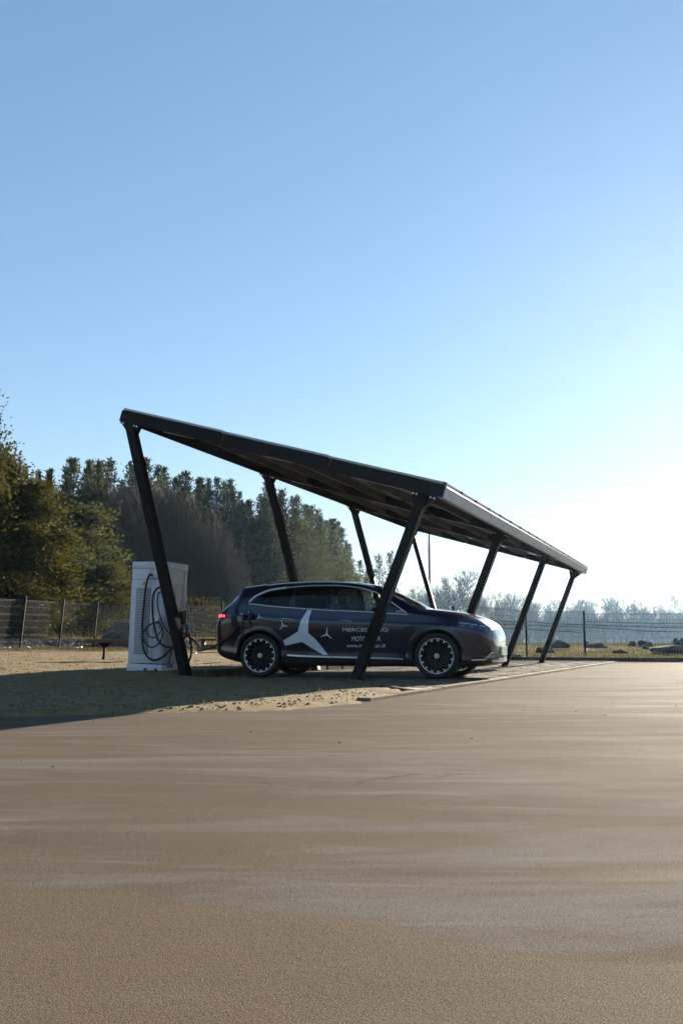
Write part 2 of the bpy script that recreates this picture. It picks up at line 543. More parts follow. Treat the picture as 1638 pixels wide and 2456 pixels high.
M['needle'] = mat_leaf('pine_needles', (0.0126, 0.0189, 0.0076), (0.0378, 0.0466, 0.0176), 0.40, (0.0630, 0.0756, 0.0189))
M['needle2'] = mat_leaf('pine_needles_olive', (0.0176, 0.0227, 0.0076), (0.0536, 0.0536, 0.0176), 0.42, (0.0819, 0.0819, 0.0189))
M['leaf_gold'] = mat_leaf('ochre_foliage', (0.0112, 0.0125, 0.0037), (0.0385, 0.0351, 0.0081), 0.45, (0.0770, 0.0665, 0.0121))
M['shrub'] = mat_leaf('shrub_leaves', (0.0315, 0.0378, 0.0095), (0.1008, 0.0882, 0.0252), 0.45, (0.1386, 0.1260, 0.0315))
M['dry'] = mat_leaf('dry_grass', (0.0819, 0.0567, 0.0221), (0.1890, 0.1386, 0.0567), 0.4, (0.2016, 0.1512, 0.0567))
M['grass'] = mat_leaf('grass_blades', (0.034, 0.031, 0.010), (0.105, 0.083, 0.028), 0.45, (0.125, 0.102, 0.03))

# ------------------------------------------------------------------ the setting
_be = np.array([-40, -14, -11, -9.5, -8.45, -7.95, -7.67, -7.17, -6.73, -5.66, -4.0, 0.0, 40.0])
_bc = np.array([-40, -7.0, -3.2, -1.3, -0.03, 0.54, 0.83, 1.51, 1.79, 2.02, 1.98, 1.95, 1.95])

def yard_edge(e):
    return np.interp(e, _be, _bc)

def kerb_y(x):
    return 39.4 - (x - 6.5) * 0.42

def ground_z(x, y):
    x = np.asarray(x, float); y = np.asarray(y, float)
    c, e = to_ce(x, y)
    # natural sand, rising away from the camera on the left
    z_left = 0.02 + 0.09 * sm(11, 18, y) + 0.0165 * np.clip(y - 19, 0, 22)
    near = sm(-0.2, -3.0, e)                    # in front of the gable kerb
    z = z_left * (1 - near) + near * (-0.008 + 0.05 * sm(-3.0, -6.5, c))
    z = z + 0.020 * fbm(x * 1.3, y * 1.3, 4, 3) * 1.6 + 0.012 * fbm(x * 5, y * 5, 3, 9)
    flat = sm(-3.6, -2.6, c) * sm(2.0, 0.0, e) * sm(-4.0, -2.0, e)
    z = np.where(flat > 0, np.minimum(z, z * (1 - 0.7 * flat) - 0.004 * flat), z)
    # hollow against the kerb by the near post
    z = z - 0.03 * np.exp(-((c + 0.2) ** 2 / 1.5 + (e + 0.6) ** 2 / 0.5))
    # feathered edge onto the yard
    d = (yard_edge(e) - c) * 0.75 + 0.10 * fbm(x * 3.1, y * 3.1, 3, 21)
    z = np.where(d < 0.9, np.minimum(z, -0.042 + 0.10 * np.maximum(d, -1.2) + 0.012 * (d > 0)), z)
    # below the paved bay
    bay = (c > -3.33) & (e > -0.12) & (y < 41)
    z = np.where(bay, -0.12, z)
    flare = (c > 0.0) & (e > -3.0) & (e < -0.1) & (c > -0.645 * (e + 0.1) - 0.1) 
    z = np.where(flare & (c < 3), -0.12, z)
    # everything right of the yard edge lies under the yard
    yard = (d < -0.15) & (y < kerb_y(x))
    z = np.where(yard, -0.12, z)
    # grass bank beyond the back kerb
    gr = sm(0.0, 0.25, y - kerb_y(x))
    bank = 0.12 + 0.50 * sm(41, 60, y) + 0.05 * fbm(x * 0.6, y * 0.6, 4, 5) - 1.2 * sm(70, 160, y)
    right = sm(-3.0, 1.0, x - 0.02 * y)
    far_left = 0.44 + 0.05 * fbm(x * 0.5, y * 0.5, 3, 8) + 0.42 * np.exp(-((y - 47) / 2.2) ** 2) * sm(-6, -9, x)
    zb = right * bank + (1 - right) * far_left
    bl = sm(40.2, 42.0, y) * (1 - right) + gr * right
    z = z * (1 - bl) + zb * bl
    return z

xs = np.concatenate([-600 + 0 * np.arange(1), -np.geomspace(400, 14.2, 26), np.arange(-14, 3.2, 0.11), np.arange(3.3, 30, 0.6), np.geomspace(31, 700, 24)])
ys = np.concatenate([[-60, -30, -10, 0, 4], np.arange(6.6, 26, 0.11), np.arange(26, 46, 0.2), np.geomspace(46.3, 900, 46)])
GX, GY = np.meshgrid(xs, ys)
GZ = ground_z(GX, GY)
nx, ny = len(xs), len(ys)
V = np.stack([GX.ravel(), GY.ravel(), GZ.ravel()], 1)
ii = np.arange(nx * ny).reshape(ny, nx)
F = np.stack([ii[:-1, :-1].ravel(), ii[:-1, 1:].ravel(), ii[1:, 1:].ravel(), ii[1:, :-1].ravel()], 1)
ground = struct(np_mesh('ground', V, F, M['ground'], smooth=True))
cov = np.clip(sm(38.8, 40.2, GY + 0.35 * fbm(GX * 1.5, GY * 1.5, 3, 4)) * sm(-40, -9, -np.abs(GX + 0)) , 0, 1)
gl_ = (sm(30.0, 34.5, GY + 1.2 * fbm(GX * 0.9, GY * 0.9, 3, 2)) * sm(-4, -8, GX)) * 0.55
cov = np.maximum(sm(39.5, 41.5, GY), gl_)
gr_side = (GY > kerb_y(GX)) & (GX > 2)
cov = np.where(gr_side, 1.0, cov)
attr = ground.data.attributes.new('cover', 'FLOAT', 'POINT')
attr.data.foreach_set('value', cov.ravel().astype(np.float32))

# paved yard sheet (bounded at the back by the kerb)
mb = MB()
mb.add([(-60, -40, -0.03), (80, -40, -0.03), (80, float(kerb_y(80.0)) + 0.05, -0.03), (4, float(kerb_y(4.0)) + 0.05, -0.03), (-2.0, 12, -0.03), (-60, 12, -0.03)],
       [(0, 1, 2, 3, 4, 5)])
struct(mb.build('yard', M['yard'], fix=False))

# edging strip between yard and block paving: single concrete edging stones
edging = struct(empty('paving_edging', CE(0, 0, 0), -AL))
es = MB(); es.bbox((0, 0, -0.06), (0.16, 0.985, 0.13), 0.008)
es_me = es.mesh('edging_stone'); es_me.materials.append(M['edging'])
rng = random.Random(4)
for k in range(26):
    o = bpy.data.objects.new('edging_stone', es_me); COL.objects.link(o)
    o.parent = edging
    o.location = (1.93, -4.6 + k * 1.0, 0.002 + rng.uniform(-0.004, 0.004))
    o.rotation_euler = (0, 0, rng.uniform(-0.004, 0.004))

# block paving: bedding plus single blocks (nearest 300), the rest joined
paving = MB()
paving.add([CE(-3.12, -0.12, -0.006), CE(0.0, -0.12, -0.006), CE(1.86, -2.8, -0.006), CE(1.86, 24, -0.006), CE(-3.12, 24, -0.006)], [(0, 1, 2, 3, 4)])
paving = struct(paving.build('block_paving', M['joint'], fix=False))
bw, bl_ = 0.196, 0.096
blk = MB(); blk.bbox((0, 0, -0.02), (bw, bw * 0.98, 0.05), 0.006)
blk_me = blk.mesh('paving_block'); blk_me.materials.append(M['block'])
cells = []
for i in range(-16, 10):
    for j in range(-15, 121):
        c = i * 0.2 + 0.05 + (0.1 if j % 2 else 0.0); e = j * 0.2
        if not (-3.0 < c < 1.75): continue
        if e < -0.02 and not (c > 0.10 - 0.66 * e): continue
        cells.append((c, e))
def vis_rank(ce):
    c, e = ce
    p = CE(c, e)
    hidden = 6.0 if c < 0.2 and e > 1.2 else 0.0
    under = 5.0 if (-0.6 < c < 2.2 and 1.1 < e < 2.9) else 0.0
    return p.y + hidden + under
cells.sort(key=vis_rank)
rng = random.Random(9)
for n_, (c, e) in enumerate(cells[:300]):
    o = bpy.data.objects.new('paving_block', blk_me); COL.objects.link(o)
    o.parent = paving
    o.location = CE(c, e, rng.uniform(-0.007, 0.002)) ; o.rotation_euler = (rng.uniform(-.012, .012), rng.uniform(-.012, .012), -AL + rng.uniform(-.012, .012))
rest = MB()
bm_t = MB(); bm_t.box((0, 0, -0.02), (bw, bw * 0.98, 0.05))
Mrot = Matrix.Rotation(-AL, 4, 'Z')
for c, e in cells[300:]:
    p = CE(c, e, rng.uniform(-0.007, 0.002))
    Mt = Matrix.Rotation(-AL, 3, 'Z') @ Matrix.Rotation(rng.uniform(-.012, .012), 3, 'X')
    rest.add([Mt @ Vector(v) + p for v in bm_t.v], bm_t.f)
o = rest.build('paving_block_field', M['block'], paving, fix=False); o['kind'] = 'stuff'

# kerbs round the paved bay
def kerb_run(name, pts, w, h, mat, seg=1.0, depth=0.25):
    """kerb stones laid end to end along a (c,e,ztop) polyline"""
    root = struct(empty(name, (0, 0, 0)))
    for (a, b) in zip(pts[:-1], pts[1:]):
        A, B = CE(*a), CE(*b)
        L = (B - A).length; n = max(1, round(L / seg))
        for k in range(n):
            p, q = A.lerp(B, k / n + 0.003), A.lerp(B, (k + 1) / n - 0.003)
            m_ = MB(); t = (q - p).normalized(); s = Vector((-t.y, t.x, 0)).normalized()
            ch = 0.012
            prof = [(-w / 2, -depth), (-w / 2, -ch), (-w / 2 + ch, 0), (w / 2 - ch, 0), (w / 2, -ch), (w / 2, -depth)]
            P = [x + s * u + Vector((0, 0, v)) for x in (p, q) for u, v in prof]
            nP = len(prof)
            Fs = [tuple(reversed(range(nP))), tuple(range(nP, 2 * nP))] + [(i, (i + 1) % nP, nP + (i + 1) % nP, nP + i) for i in range(nP)]
            m_.add(P, Fs); m_.build('kerb_stone', mat, root)
    return root
kerb_run('gable_kerb', [(-7.2, -0.20, 0.075), (-3.2, -0.20, 0.028), (-0.10, -0.20, 0.010)], 0.10, 0.1, M['kerb'])
kerb_run('flare_kerb', [(-0.05, -0.20, 0.035), (1.82, -2.92, 0.006)], 0.09, 0.1, M['kerb'])
kerb_run('bay_kerb', [(-3.26, -0.10, 0.125), (-3.26, 22.9, 0.125)], 0.12, 0.12, M['kerb'])
bk = struct(empty('back_kerb', (0, 0, 0)))
kk = []
xk = 1.0
while xk < 34:
    a = Vector((xk, float(kerb_y(xk)), 0)); b = Vector((xk + 0.918, float(kerb_y(xk + 0.918)), 0))
    m_ = MB(); t = (b - a).normalized()
    m_.bar(a + t * 0.002 + Vector((0, 0, 0.0)), b - t * 0.002 + Vector((0, 0, 0.0)), 0.26, 0.16, side=(t.y * -1, t.x, 0))
    m_.build('kerb_stone', M['kerb_dark'], bk)
    xk += 0.92

# short faded paint mark on the yard
mk = MB()
mk.add([(2.20, 8.56, -0.026), (2.222, 8.555, -0.026), (2.877, 10.67, -0.026), (2.86, 10.68, -0.026)], [(0, 1, 2, 3)])
struct(mk.build('yard_marking', M['chalk'], fix=False))

# ------------------------------------------------------------------ the solar carport
port = tag(empty('solar_carport', CE(0, 0, 0), -AL), 'dark steel carport with leaning posts and a sloping solar panel roof', 'carport')
SL = -0.2898
def raf(c):             # underside of the rafters
    return 4.6085 + SL * (c + 4.52)
tdir = Vector((1, 0, SL)).normalized()
ndir = Vector((-SL, 0, 1)).normalized()
RD = 0.205              # rafter depth
W_, A_, B_ = 3.07, 1.267, 1.175

def post(c0, c1, e):
    a = Vector((c0, e, 0.0)); b = Vector((c1, e, raf(c1) + 0.01))
    t = (b - a).normalized()
    m_ = MB()
    # H section: two flanges and a web
    s = Vector((0, 1, 0)); u = t.cross(s).normalized()
    w = 0.150; d = 0.17
    m_.bar(a, b, w, d, (0, 1, 0))
    p = m_.build('post', M['steel'], port)
    fp = MB(); fp.box((c0, e, 0.012), (0.26, 0.26, 0.024)); fp.build('foot_plate', M['steel'], p)
    # head gussets
    sgn = 1 if c1 > c0 else -1
    for side in (-1, 1):
        wd = 0.17 if side > 0 else 0.13
        base = b + u * 0
        p0 = b + tdir * (side * 0.07); p1 = b + tdir * (side * (0.07 + wd)); 
        p2 = b - t * 0.26 + tdir * (side * 0.06)
        p1.z = raf(p1.x) + 0.006; p0.z = raf(p0.x) + 0.006
        g_ = MB(); g_.prism([p0, p1, p2], (0, -0.05, 0), (0, 0.05, 0)); g_.build('gusset', M['steel'], p)
        for kx in (0.035, 0.095):
            q = b + tdir * (side * (0.085 + kx)); q.z = raf(q.x) - 0.03 - 0.0 * kx
            bo = MB(); bo.tube([q + Vector((0, -0.062, 0)), q + Vector((0, -0.045, 0))], 0.016, 6)
            bo.tube([q + Vector((0, -0.03, -0.02)), q + Vector((0, -0.03, 0.03))], 0.010, 6)
            bo.build('bolt', M['bolt'], p)
    return p
for i in range(4):
    e = i * BAY
    post(-W_, -W_ - A_, e)
    post(0.0, B_, e)
    # rafter
    a = Vector((-4.42, e, raf(-4.42))) + ndir * (RD / 2); b = Vector((1.40, e, raf(1.40))) + ndir * (RD / 2)
    rm = MB(); rm.bar(a, b, RD - 0.02, 0.11, (0, 1, 0)); rm.build('rafter', M['steel'], port)

# eave beams and purlins
EL0, EL1 = -0.10, 3 * BAY + 0.10
def purlin(c, depth, wid, mat, name='purlin', lift=0.0):
    z0 = raf(c)
    a = Vector((c, EL0, z0)) + ndir * (RD - depth / 2 + lift); b = a + Vector((0, EL1 - EL0, 0))
    m_ = MB(); m_.bar(a, b, wid, depth, tuple(ndir)); return m_.build(name, mat, port)
purlin(-4.46, RD + 0.004, 0.07, M['steel'], 'eave_beam')
purlin(1.395, RD + 0.004, 0.06, M['steel'], 'eave_beam')
for c in (-3.35, -2.42, -1.45, -0.43, 0.48):
    p = purlin(c, 0.13, 0.055, M['steel2'])
    lip = MB(); a = Vector((c + 0.03, EL0 + 0.05, raf(c + 0.03))) + ndir * (RD - 0.13); b = a + Vector((0, EL1 - EL0 - 0.1, 0))
    lip.bar(a, b, 0.055, 0.008, tuple(ndir)); lip.build('flange', M['steel2'], p)
# gable fascia in three lengths, near and far end
cs = [-4.50, -2.43, -0.44, 1.50]
for e, sg in ((EL0 - 0.006, -1), (EL1 + 0.006, 1)):
    for k in range(3):
        c0, c1 = cs[k], cs[k + 1] - (0.05 if k < 2 else 0.0)
        lo0, lo1 = raf(c0) - 0.004, raf(c1) - 0.004
        h0, h1 = RD - 0.012, RD + (0.012 if k < 2 else 0.004)
        P = [Vector((c0, e, lo0)), Vector((c1, e, lo1)), Vector((c1, e, lo1)) + ndir * h1, Vector((c0, e, lo0)) + ndir * h0]
        fm = MB(); fm.prism(P, (0, -0.006, 0), (0, 0.006, 0)); fm.build('fascia', M['steel'], port)
# solar panels: 3 rows down the slope x 17 columns
pw, pl = (EL1 - EL0) / 17.0, 5.97 / math.cos(math.atan(-SL)) / 3.0
pm = MB(); pm.box((0, 0, 0), (pl - 0.004, pw - 0.006, 0.035)); pan_me = pm.mesh('solar_panel'); pan_me.materials.append(M['alu'])
cm_ = MB(); cm_.box((0, 0, 0.0182), (pl - 0.07, pw - 0.06, 0.003)); cell_me = cm_.mesh('cell_sheet'); cell_me.materials.append(M['cell'])
bm_ = MB(); bm_.box((0, 0, -0.0182), (pl - 0.05, pw - 0.04, 0.003)); back_me = bm_.mesh('back_sheet'); back_me.materials.append(M['panel_back'])
jb_ = MB(); jb_.box((-0.55, 0, -0.030), (0.10, 0.14, 0.022)); 
jb_.tube([(-0.55, 0.07, -0.03), (-0.45, 0.25, -0.07), (-0.25, 0.42, -0.04)], 0.006, 5); jb_me = jb_.mesh('junction_box'); jb_me.materials.append(M['plastic'])
rot = Matrix.Rotation(math.atan(-SL), 4, 'Y')
for r_ in range(3):
    for k in range(17):
        cc = -4.485 + (r_ + 0.5) * 5.97 / 3
        o = bpy.data.objects.new('solar_panel', pan_me); COL.objects.link(o); o.parent = port
        pos = Vector((cc, EL0 + (k + 0.5) * pw, raf(cc))) + ndir * (RD + 0.030)
        o.location = pos; o.rotation_euler = (0, math.atan(-SL) - 0.006, 0)
        for nm, me in (('cell_sheet', cell_me), ('back_sheet', back_me), ('junction_box', jb_me)):
            q = bpy.data.objects.new(nm, me); COL.objects.link(q); q.parent = o
# clamps along the lower eave (pairs of dark clips)
cl = MB(); cl.box((0, 0, 0), (0.05, 0.05, 0.05)); cl_me = cl.mesh('panel_clamp'); cl_me.materials.append(M['plastic'])
for k in range(18):
    o = bpy.data.objects.new('panel_clamp', cl_me); COL.objects.link(o); o.parent = port
    o.location = Vector((1.475, EL0 + k * pw, raf(1.475))) + ndir * (RD + 0.028); o.rotation_euler = (0, math.atan(-SL), 0)
# rails visible at the row joints on the gable
for c in (-2.45, -0.46):
    rl = MB()
    for k in range(5):
        a = Vector((c - 0.02 + 0.022 * k, EL0 - 0.012, raf(c - 0.02 + 0.022 * k))) + ndir * (RD + 0.014)
        rl.bar(a, a + Vector((0, 0.25, 0)), 0.012, 0.024, tuple(ndir))
    rl.build('mounting_rail', M['alu'], port)
# gutter along the low eave: three lengths
for k in range(3):
    g0 = EL0 - 0.02 + k * (EL1 - EL0 + 0.04) / 3; g1 = g0 + (EL1 - EL0 + 0.04) / 3 - 0.012
    zc_ = raf(1.49) + 0.02
    prof = [(1.432, 0.0), (1.505, -0.012), (1.555, 0.150), (1.575, 0.152), (1.577, 0.144), (1.560, 0.142), (1.512, -0.020), (1.432, -0.008)]
    m_ = MB(); m_.prism([Vector((x, g0, zc_ + z)) for x, z in prof], (0, 0, 0), (0, g1 - g0, 0))
    gt = m_.build('gutter', M['galv'], port)
    st = MB(); st.prism([Vector((x + (0.006 if x > 1.5 else 0), g1 - 0.03, zc_ + z)) for x, z in prof], (0, 0, 0), (0, 0.05, 0)); st.build('joint_cover', M['galv'], gt)
# small conduits and brace rods under the roof
for i in range(4):
    e = i * BAY
    for (c0, c1, de) in ((-0.30, 0.75, 0.55), (-3.9, -3.1, 0.45), (-1.9, -1.2, 0.5)):
        a = Vector((c0, e + de, raf(c0))) + ndir * 0.03; b = Vector((c1, e + de - 0.30, raf(c1))) + ndir * 0.02
        m_ = MB(); m_.tube([a, b], 0.014, 6); m_.tube([a, a + Vector((0, 0, 0.13))], 0.01, 5); m_.tube([b, b + Vector((0, 0, 0.13))], 0.01, 5)
        m_.build('brace_rod', M['galv'], port)
cd = MB()
rng = random.Random(2)
for c in (-3.30, -0.38):
    pts = []
    for k in range(61):
        e = EL0 + 0.2 + k * (EL1 - EL0 - 0.4) / 60
        pts.append(Vector((c + 0.10 + 0.02 * math.sin(k), e, raf(c + 0.1))) + ndir * (RD - 0.15 - 0.05 * abs(math.sin(k * math.pi / 6.0))))
    cd.tube(pts, 0.011, 5)
cd.build('cable_run', M['cable'], port, smooth=True)

# ------------------------------------------------------------------ the car
def pchip(xk, yk):
    xk = np.asarray(xk, float); yk = np.asarray(yk, float)
    h = np.diff(xk); d = np.diff(yk) / h
    m_ = np.zeros_like(yk)
    for i in range(1, len(xk) - 1):
        if d[i - 1] * d[i] > 0:
            w1 = 2 * h[i] + h[i - 1]; w2 = h[i] + 2 * h[i - 1]
            m_[i] = (w1 + w2) / (w1 / d[i - 1] + w2 / d[i])
    m_[0] = d[0]; m_[-1] = d[-1]
    def f(x):
        x = min(max(x, xk[0]), xk[-1])
        i = min(max(int(np.searchsorted(xk, x)) - 1, 0), len(h) - 1)
        t = (x - xk[i]) / h[i]
        return float((2*t**3 - 3*t**2 + 1) * yk[i] + (t**3 - 2*t**2 + t) * h[i] * m_[i] + (-2*t**3 + 3*t**2) * yk[i+1] + (t**3 - t**2) * h[i] * m_[i+1])
    return f

def tab(*p):
    return pchip([a for a, b in p], [b for a, b in p])

f_zl = tab((-.975, .50), (-.93, .42), (-.69, .31), (-.36, .24), (0, .205), (3.3, .20), (3.83, .205), (4.0, .225), (4.15, .255), (4.22, .285), (4.265, .34))
f_hw = tab((-.975, .60), (-.955, .70), (-.90, .80), (-.80, .875), (-.60, .935), (-.2, .972), (.3, .98), (2.8, .98), (3.3, .975), (3.6, .96), (3.85, .915), (4.0, .855), (4.1, .78), (4.18, .67), (4.235, .52), (4.265, .33))
f_zc = tab((-.975, .82), (-.955, 1.0), (-.925, 1.12), (-.89, 1.172), (-.75, 1.275), (-.60, 1.425), (-.505, 1.535), (-.475, 1.605), (-.43, 1.622), (-.14, 1.664), (.39, 1.715), (.98, 1.728), (1.5, 1.705), (1.9, 1.655), (2.1, 1.598), (2.3, 1.51), (2.6, 1.36), (2.83, 1.243), (2.93, 1.208), (3.1, 1.190), (3.5, 1.140), (3.75, 1.080), (3.97, 1.0), (4.09, .93), (4.17, .85), (4.235, .74), (4.265, .62))
f_zb = tab((-.975, .80), (-.955, .95), (-.925, 1.05), (-.87, 1.12), (-.75, 1.20), (-.6, 1.265), (-.4, 1.30), (-.21, 1.298), (.24, 1.25), (.87, 1.20), (1.35, 1.165), (2.07, 1.13), (2.38, 1.105), (2.75, 1.08), (3.1, 1.065), (3.5, 1.02), (3.75, .975), (3.97, .905), (4.09, .85), (4.17, .79), (4.235, .70), (4.265, .60))
f_yb = tab((-.975, .90), (-.5, .925), (0, .93), (1.5, .930), (2.75, .925), (3.3, .90), (4.265, .88))
f_yr = tab((-.975, .35), (-.955, .46), (-.90, .57), (-.85, .63), (-.7, .69), (-.47, .675), (-.3, .655), (0, .635), (.5, .62), (1.5, .625), (2.0, .65), (2.4, .705), (2.85, .765), (3.0, .75), (3.3, .71), (3.8, .66), (4.05, .58), (4.17, .46), (4.235, .33), (4.265, .19))
f_dt = tab((-.23, 1.318), (-.17, 1.40), (-.06, 1.475), (.06, 1.53), (.18, 1.560), (.40, 1.588), (.97, 1.618), (1.3, 1.616), (1.76, 1.568), (2.09, 1.478), (2.2, 1.42), (2.41, 1.29), (2.69, 1.105))

NL, NG = 4, 4
def NX(x):
    return x if x < 3.85 else 3.85 + (x - 3.85) * 0.77
def section(x):
    zl, hw, zc, zb = f_zl(x), f_hw(x), f_zc(x), f_zb(x)
    yb = hw * f_yb(x); yr = min(f_yr(x), yb * 0.96)
    H = zb - zl
    ctl = [(0.0, zl), (0.70 * hw, zl), (0.895 * hw, zl + 0.03 * H), (0.962 * hw, zl + 0.13 * H), (0.962 * hw, zl + 0.27 * H),
           (0.988 * hw, zl + 0.50 * H), (1.0 * hw, zl + 0.68 * H), (0.997 * hw, zl + 0.80 * H), (0.970 * hw, zl + 0.86 * H), (yb, zb)]
    pts = [ctl[0]]
    n = len(ctl)
    for i in range(1, n):
        p0, p1, p2, p3 = ctl[max(i - 2, 0)], ctl[i - 1], ctl[i], ctl[min(i + 1, n - 1)]
        for k in range(1, NL + 1):
            t = k / NL
            q = []
            for a in (0, 1):
                q.append(0.5 * ((2 * p1[a]) + (-p0[a] + p2[a]) * t + (2*p0[a] - 5*p1[a] + 4*p2[a] - p3[a]) * t*t + (-p0[a] + 3*p1[a] - 3*p2[a] + p3[a]) * t**3))
            q[0] = max(q[0], 0.0)
            pts.append(tuple(q))
    iA7 = len(pts) - 1
    drop = min(0.038 if x > 0 else 0.022, 0.3 * (zc - zb))
    zr = zc - drop
    if -.23 <= x <= 2.69:
        t9 = (f_dt(x) - zb) / (zr - zb)
        t9 = min(max(t9, 0.05), 0.93)
    else:
        t9 = 0.05
    def up(t):
        bow = 0.022 * math.sin(math.pi * t)
        return (yb + (yr - yb) * t + bow, zb + (zr - zb) * t + bow * 0.3)
    for k in range(1, NG + 1): pts.append(up(t9 * k / NG))
    iA9 = len(pts) - 1
    for k in range(1, 4): pts.append(up(t9 + (1 - t9) * k / 3))
    iA10 = len(pts) - 1
    for k in range(1, 6):
        s = k / 5
        pts.append((yr * (1 - s), zr + (zc - zr) * (1 - (1 - s) ** 2.2)))
    return pts, iA7, iA9, iA10

st = set()
for a, b, h in ((-.975, -.88, .0095), (-.88, -.45, .025), (-.45, 2.9, .03), (2.9, 3.9, .035), (3.9, 4.265, .0125)):
    st.update(np.round(np.linspace(a, b, int(round((b - a) / h)) + 1), 4))
for x in (.22, 1.40, 2.54, 1.31, 1.41, .565, .635, -.74, -.475, 2.02, 2.86, 2.36): st.add(x)
st = sorted(st)
_st = [st[0]]
for x in st[1:]:
    if x - _st[-1] > 0.004: _st.append(x)
st = _st
rings = []
for x in st:
    pts, iA7, iA9, iA10 = section(x)
    half = [(y, z) for y, z in pts]
    ring = [(NX(x), -y, z) for y, z in half] + [(NX(x), y, z) for y, z in reversed(half[1:-1])]
    rings.append(ring)
nh = len(half); nr = len(rings[0])
bv = [p for r_ in rings for p in r_]
bf, bi = [], []
iA3 = 1 + NL * 3 - 1
for s in range(len(st) - 1):
    xm = (st[s] + st[s + 1]) / 2
    for k in range(nr):
        k2 = (k + 1) % nr
        bf.append((s * nr + k, s * nr + k2, (s + 1) * nr + k2, (s + 1) * nr + k))
        kk_ = k if k < nh - 1 else nr - 1 - k          # half index of the segment
        side = 0 if k < nh - 1 else 1
        mi = 0
        if iA7 <= kk_ < iA9 and -.215 < xm < 2.36:
            if 1.31 < xm < 1.41 or .565 < xm < .635: mi = 5
            elif xm > 1.41: mi = 2 if side == 0 else 12
            elif xm < .565: mi = 14 if side == 0 else 15
            else: mi = 1 if side == 0 else 13
        elif kk_ >= iA10 and -.74 < xm < -.475: mi = 3
        elif kk_ >= iA10 and 2.02 < xm < 2.86: mi = 4
        elif iA3 + 2 <= kk_ < iA7 and .22 < xm < 1.40: mi = 6 if side == 0 else 10
        elif iA3 + 2 <= kk_ < iA7 and 1.40 < xm < 2.54: mi = 7 if side == 0 else 11
        elif kk_ < iA3: mi = 8
        elif iA10 <= kk_ and -.40 < xm < 2.02 and kk_ > iA10: mi = 5
        bi.append(mi)
bf.append(tuple(reversed(range(nr)))); bi.append(0)
bf.append(tuple(range((len(st) - 1) * nr, len(st) * nr))); bi.append(0)
body_me = bpy.data.meshes.new('car_shell')
body_me.from_pydata(bv, [], bf); body_me.update()
for k in range(20): body_me.materials.append(M['paint'])
body_me.polygons.foreach_set('material_index', bi)
_b = bmesh.new(); _b.from_mesh(body_me); bmesh.ops.recalc_face_normals(_b, faces=_b.faces[:]); _b.to_mesh(body_me)
BV0 = BVHTree.FromBMesh(_b); _b.free()
tmp = bpy.data.objects.new('car_shell_tmp', body_me); COL.objects.link(tmp)
WX = (0.0, 3.21); WZ = 0.385
cm = MB()
for wx in WX:
    for sgn in (-1, 1):
        Mx = Matrix.Translation((wx, sgn * 0.88, WZ)) @ Matrix.Rotation(math.pi / 2, 4, 'X')
        prof = [(0.0001, -0.27), (0.428, -0.27), (0.428, 0.27), (0.0001, 0.27)]
        P = []; n = 40
        cvs = [Mx @ Vector((0.428 * math.cos(2*math.pi*k/n), 0.428 * math.sin(2*math.pi*k/n), h)) for h in (-0.27, 0.27) for k in range(n)]
        cm.add(cvs, [tuple(reversed(range(n))), tuple(range(n, 2*n))] + [(k, (k+1) % n, n + (k+1) % n, n + k) for k in range(n)])
cut_me = cm.mesh('cutter')
for k in range(20): cut_me.materials.append(M['plastic'])
cut_me.polygons.foreach_set('material_index', [16 + i // 42 for i in range(len(cut_me.polygons))])
_b = bmesh.new(); _b.from_mesh(cut_me); bmesh.ops.recalc_face_normals(_b, faces=_b.faces[:]); _b.to_mesh(cut_me); _b.free()
cut = bpy.data.objects.new('cutter_tmp', cut_me); COL.objects.link(cut)
md = tmp.modifiers.new('b', 'BOOLEAN'); md.operation = 'DIFFERENCE'; md.solver = 'EXACT'; md.object = cut
dg = bpy.context.evaluated_depsgraph_get()
cut_body = bpy.data.meshes.new_from_object(tmp.evaluated_get(dg), depsgraph=dg)
if len(cut_body.polygons) < 500: cut_body = body_me.copy()
bpy.data.objects.remove(tmp); bpy.data.objects.remove(cut)

CA = AL - 0.039
CN = Vector((math.sin(CA), math.cos(CA), 0))
car = tag(empty('parked_car', Vector((-1.463, 17.858, 0)) + CN * 0.955, -CA),
          'dark navy electric SUV with silver star decals parked under the carport', 'car')

def split_mesh(me, idxs, name, mat, parent=None, shrink=0.0):
    b_ = bmesh.new(); b_.from_mesh(me)
    bmesh.ops.delete(b_, geom=[f for f in b_.faces if f.material_index not in idxs], context='FACES')
    for f in b_.faces: f.material_index = 0; f.smooth = True
    if shrink:
        b_.normal_update()
        for v in b_.verts: v.co -= v.normal * shrink
    m2 = bpy.data.meshes.new(name); b_.to_mesh(m2); b_.free()
    o = link(name, m2, mat, parent)
    m2.set_sharp_from_angle(angle=R(32))
    return o
body = split_mesh(cut_body, (0,), 'body', M['paint'], car)
split_mesh(cut_body, (5,), 'black_trim', M['gloss_black'], car)
split_mesh(cut_body, (8,), 'sill_cladding', M['plastic'], car)
for k in (16, 17, 18, 19): split_mesh(cut_body, (k,), 'wheel_arch_liner', M['plastic'], car)
for k in (14, 15): split_mesh(cut_body, (k,), 'quarter_window', M['glass_dark'], car, 0.004)
for k in (1, 13): split_mesh(cut_body, (k,), 'rear_side_window', M['glass_dark'], car, 0.004)
for k in (2, 12): split_mesh(cut_body, (k,), 'front_side_window', M['glass_front'], car, 0.004)
split_mesh(cut_body, (3,), 'rear_window', M['glass_dark'], car, 0.004)
split_mesh(cut_body, (4,), 'windscreen', M['glass_screen'], car, 0.004)
doors = [split_mesh(cut_body, (k,), 'door', M['paint'], car) for k in (6, 7, 10, 11)]

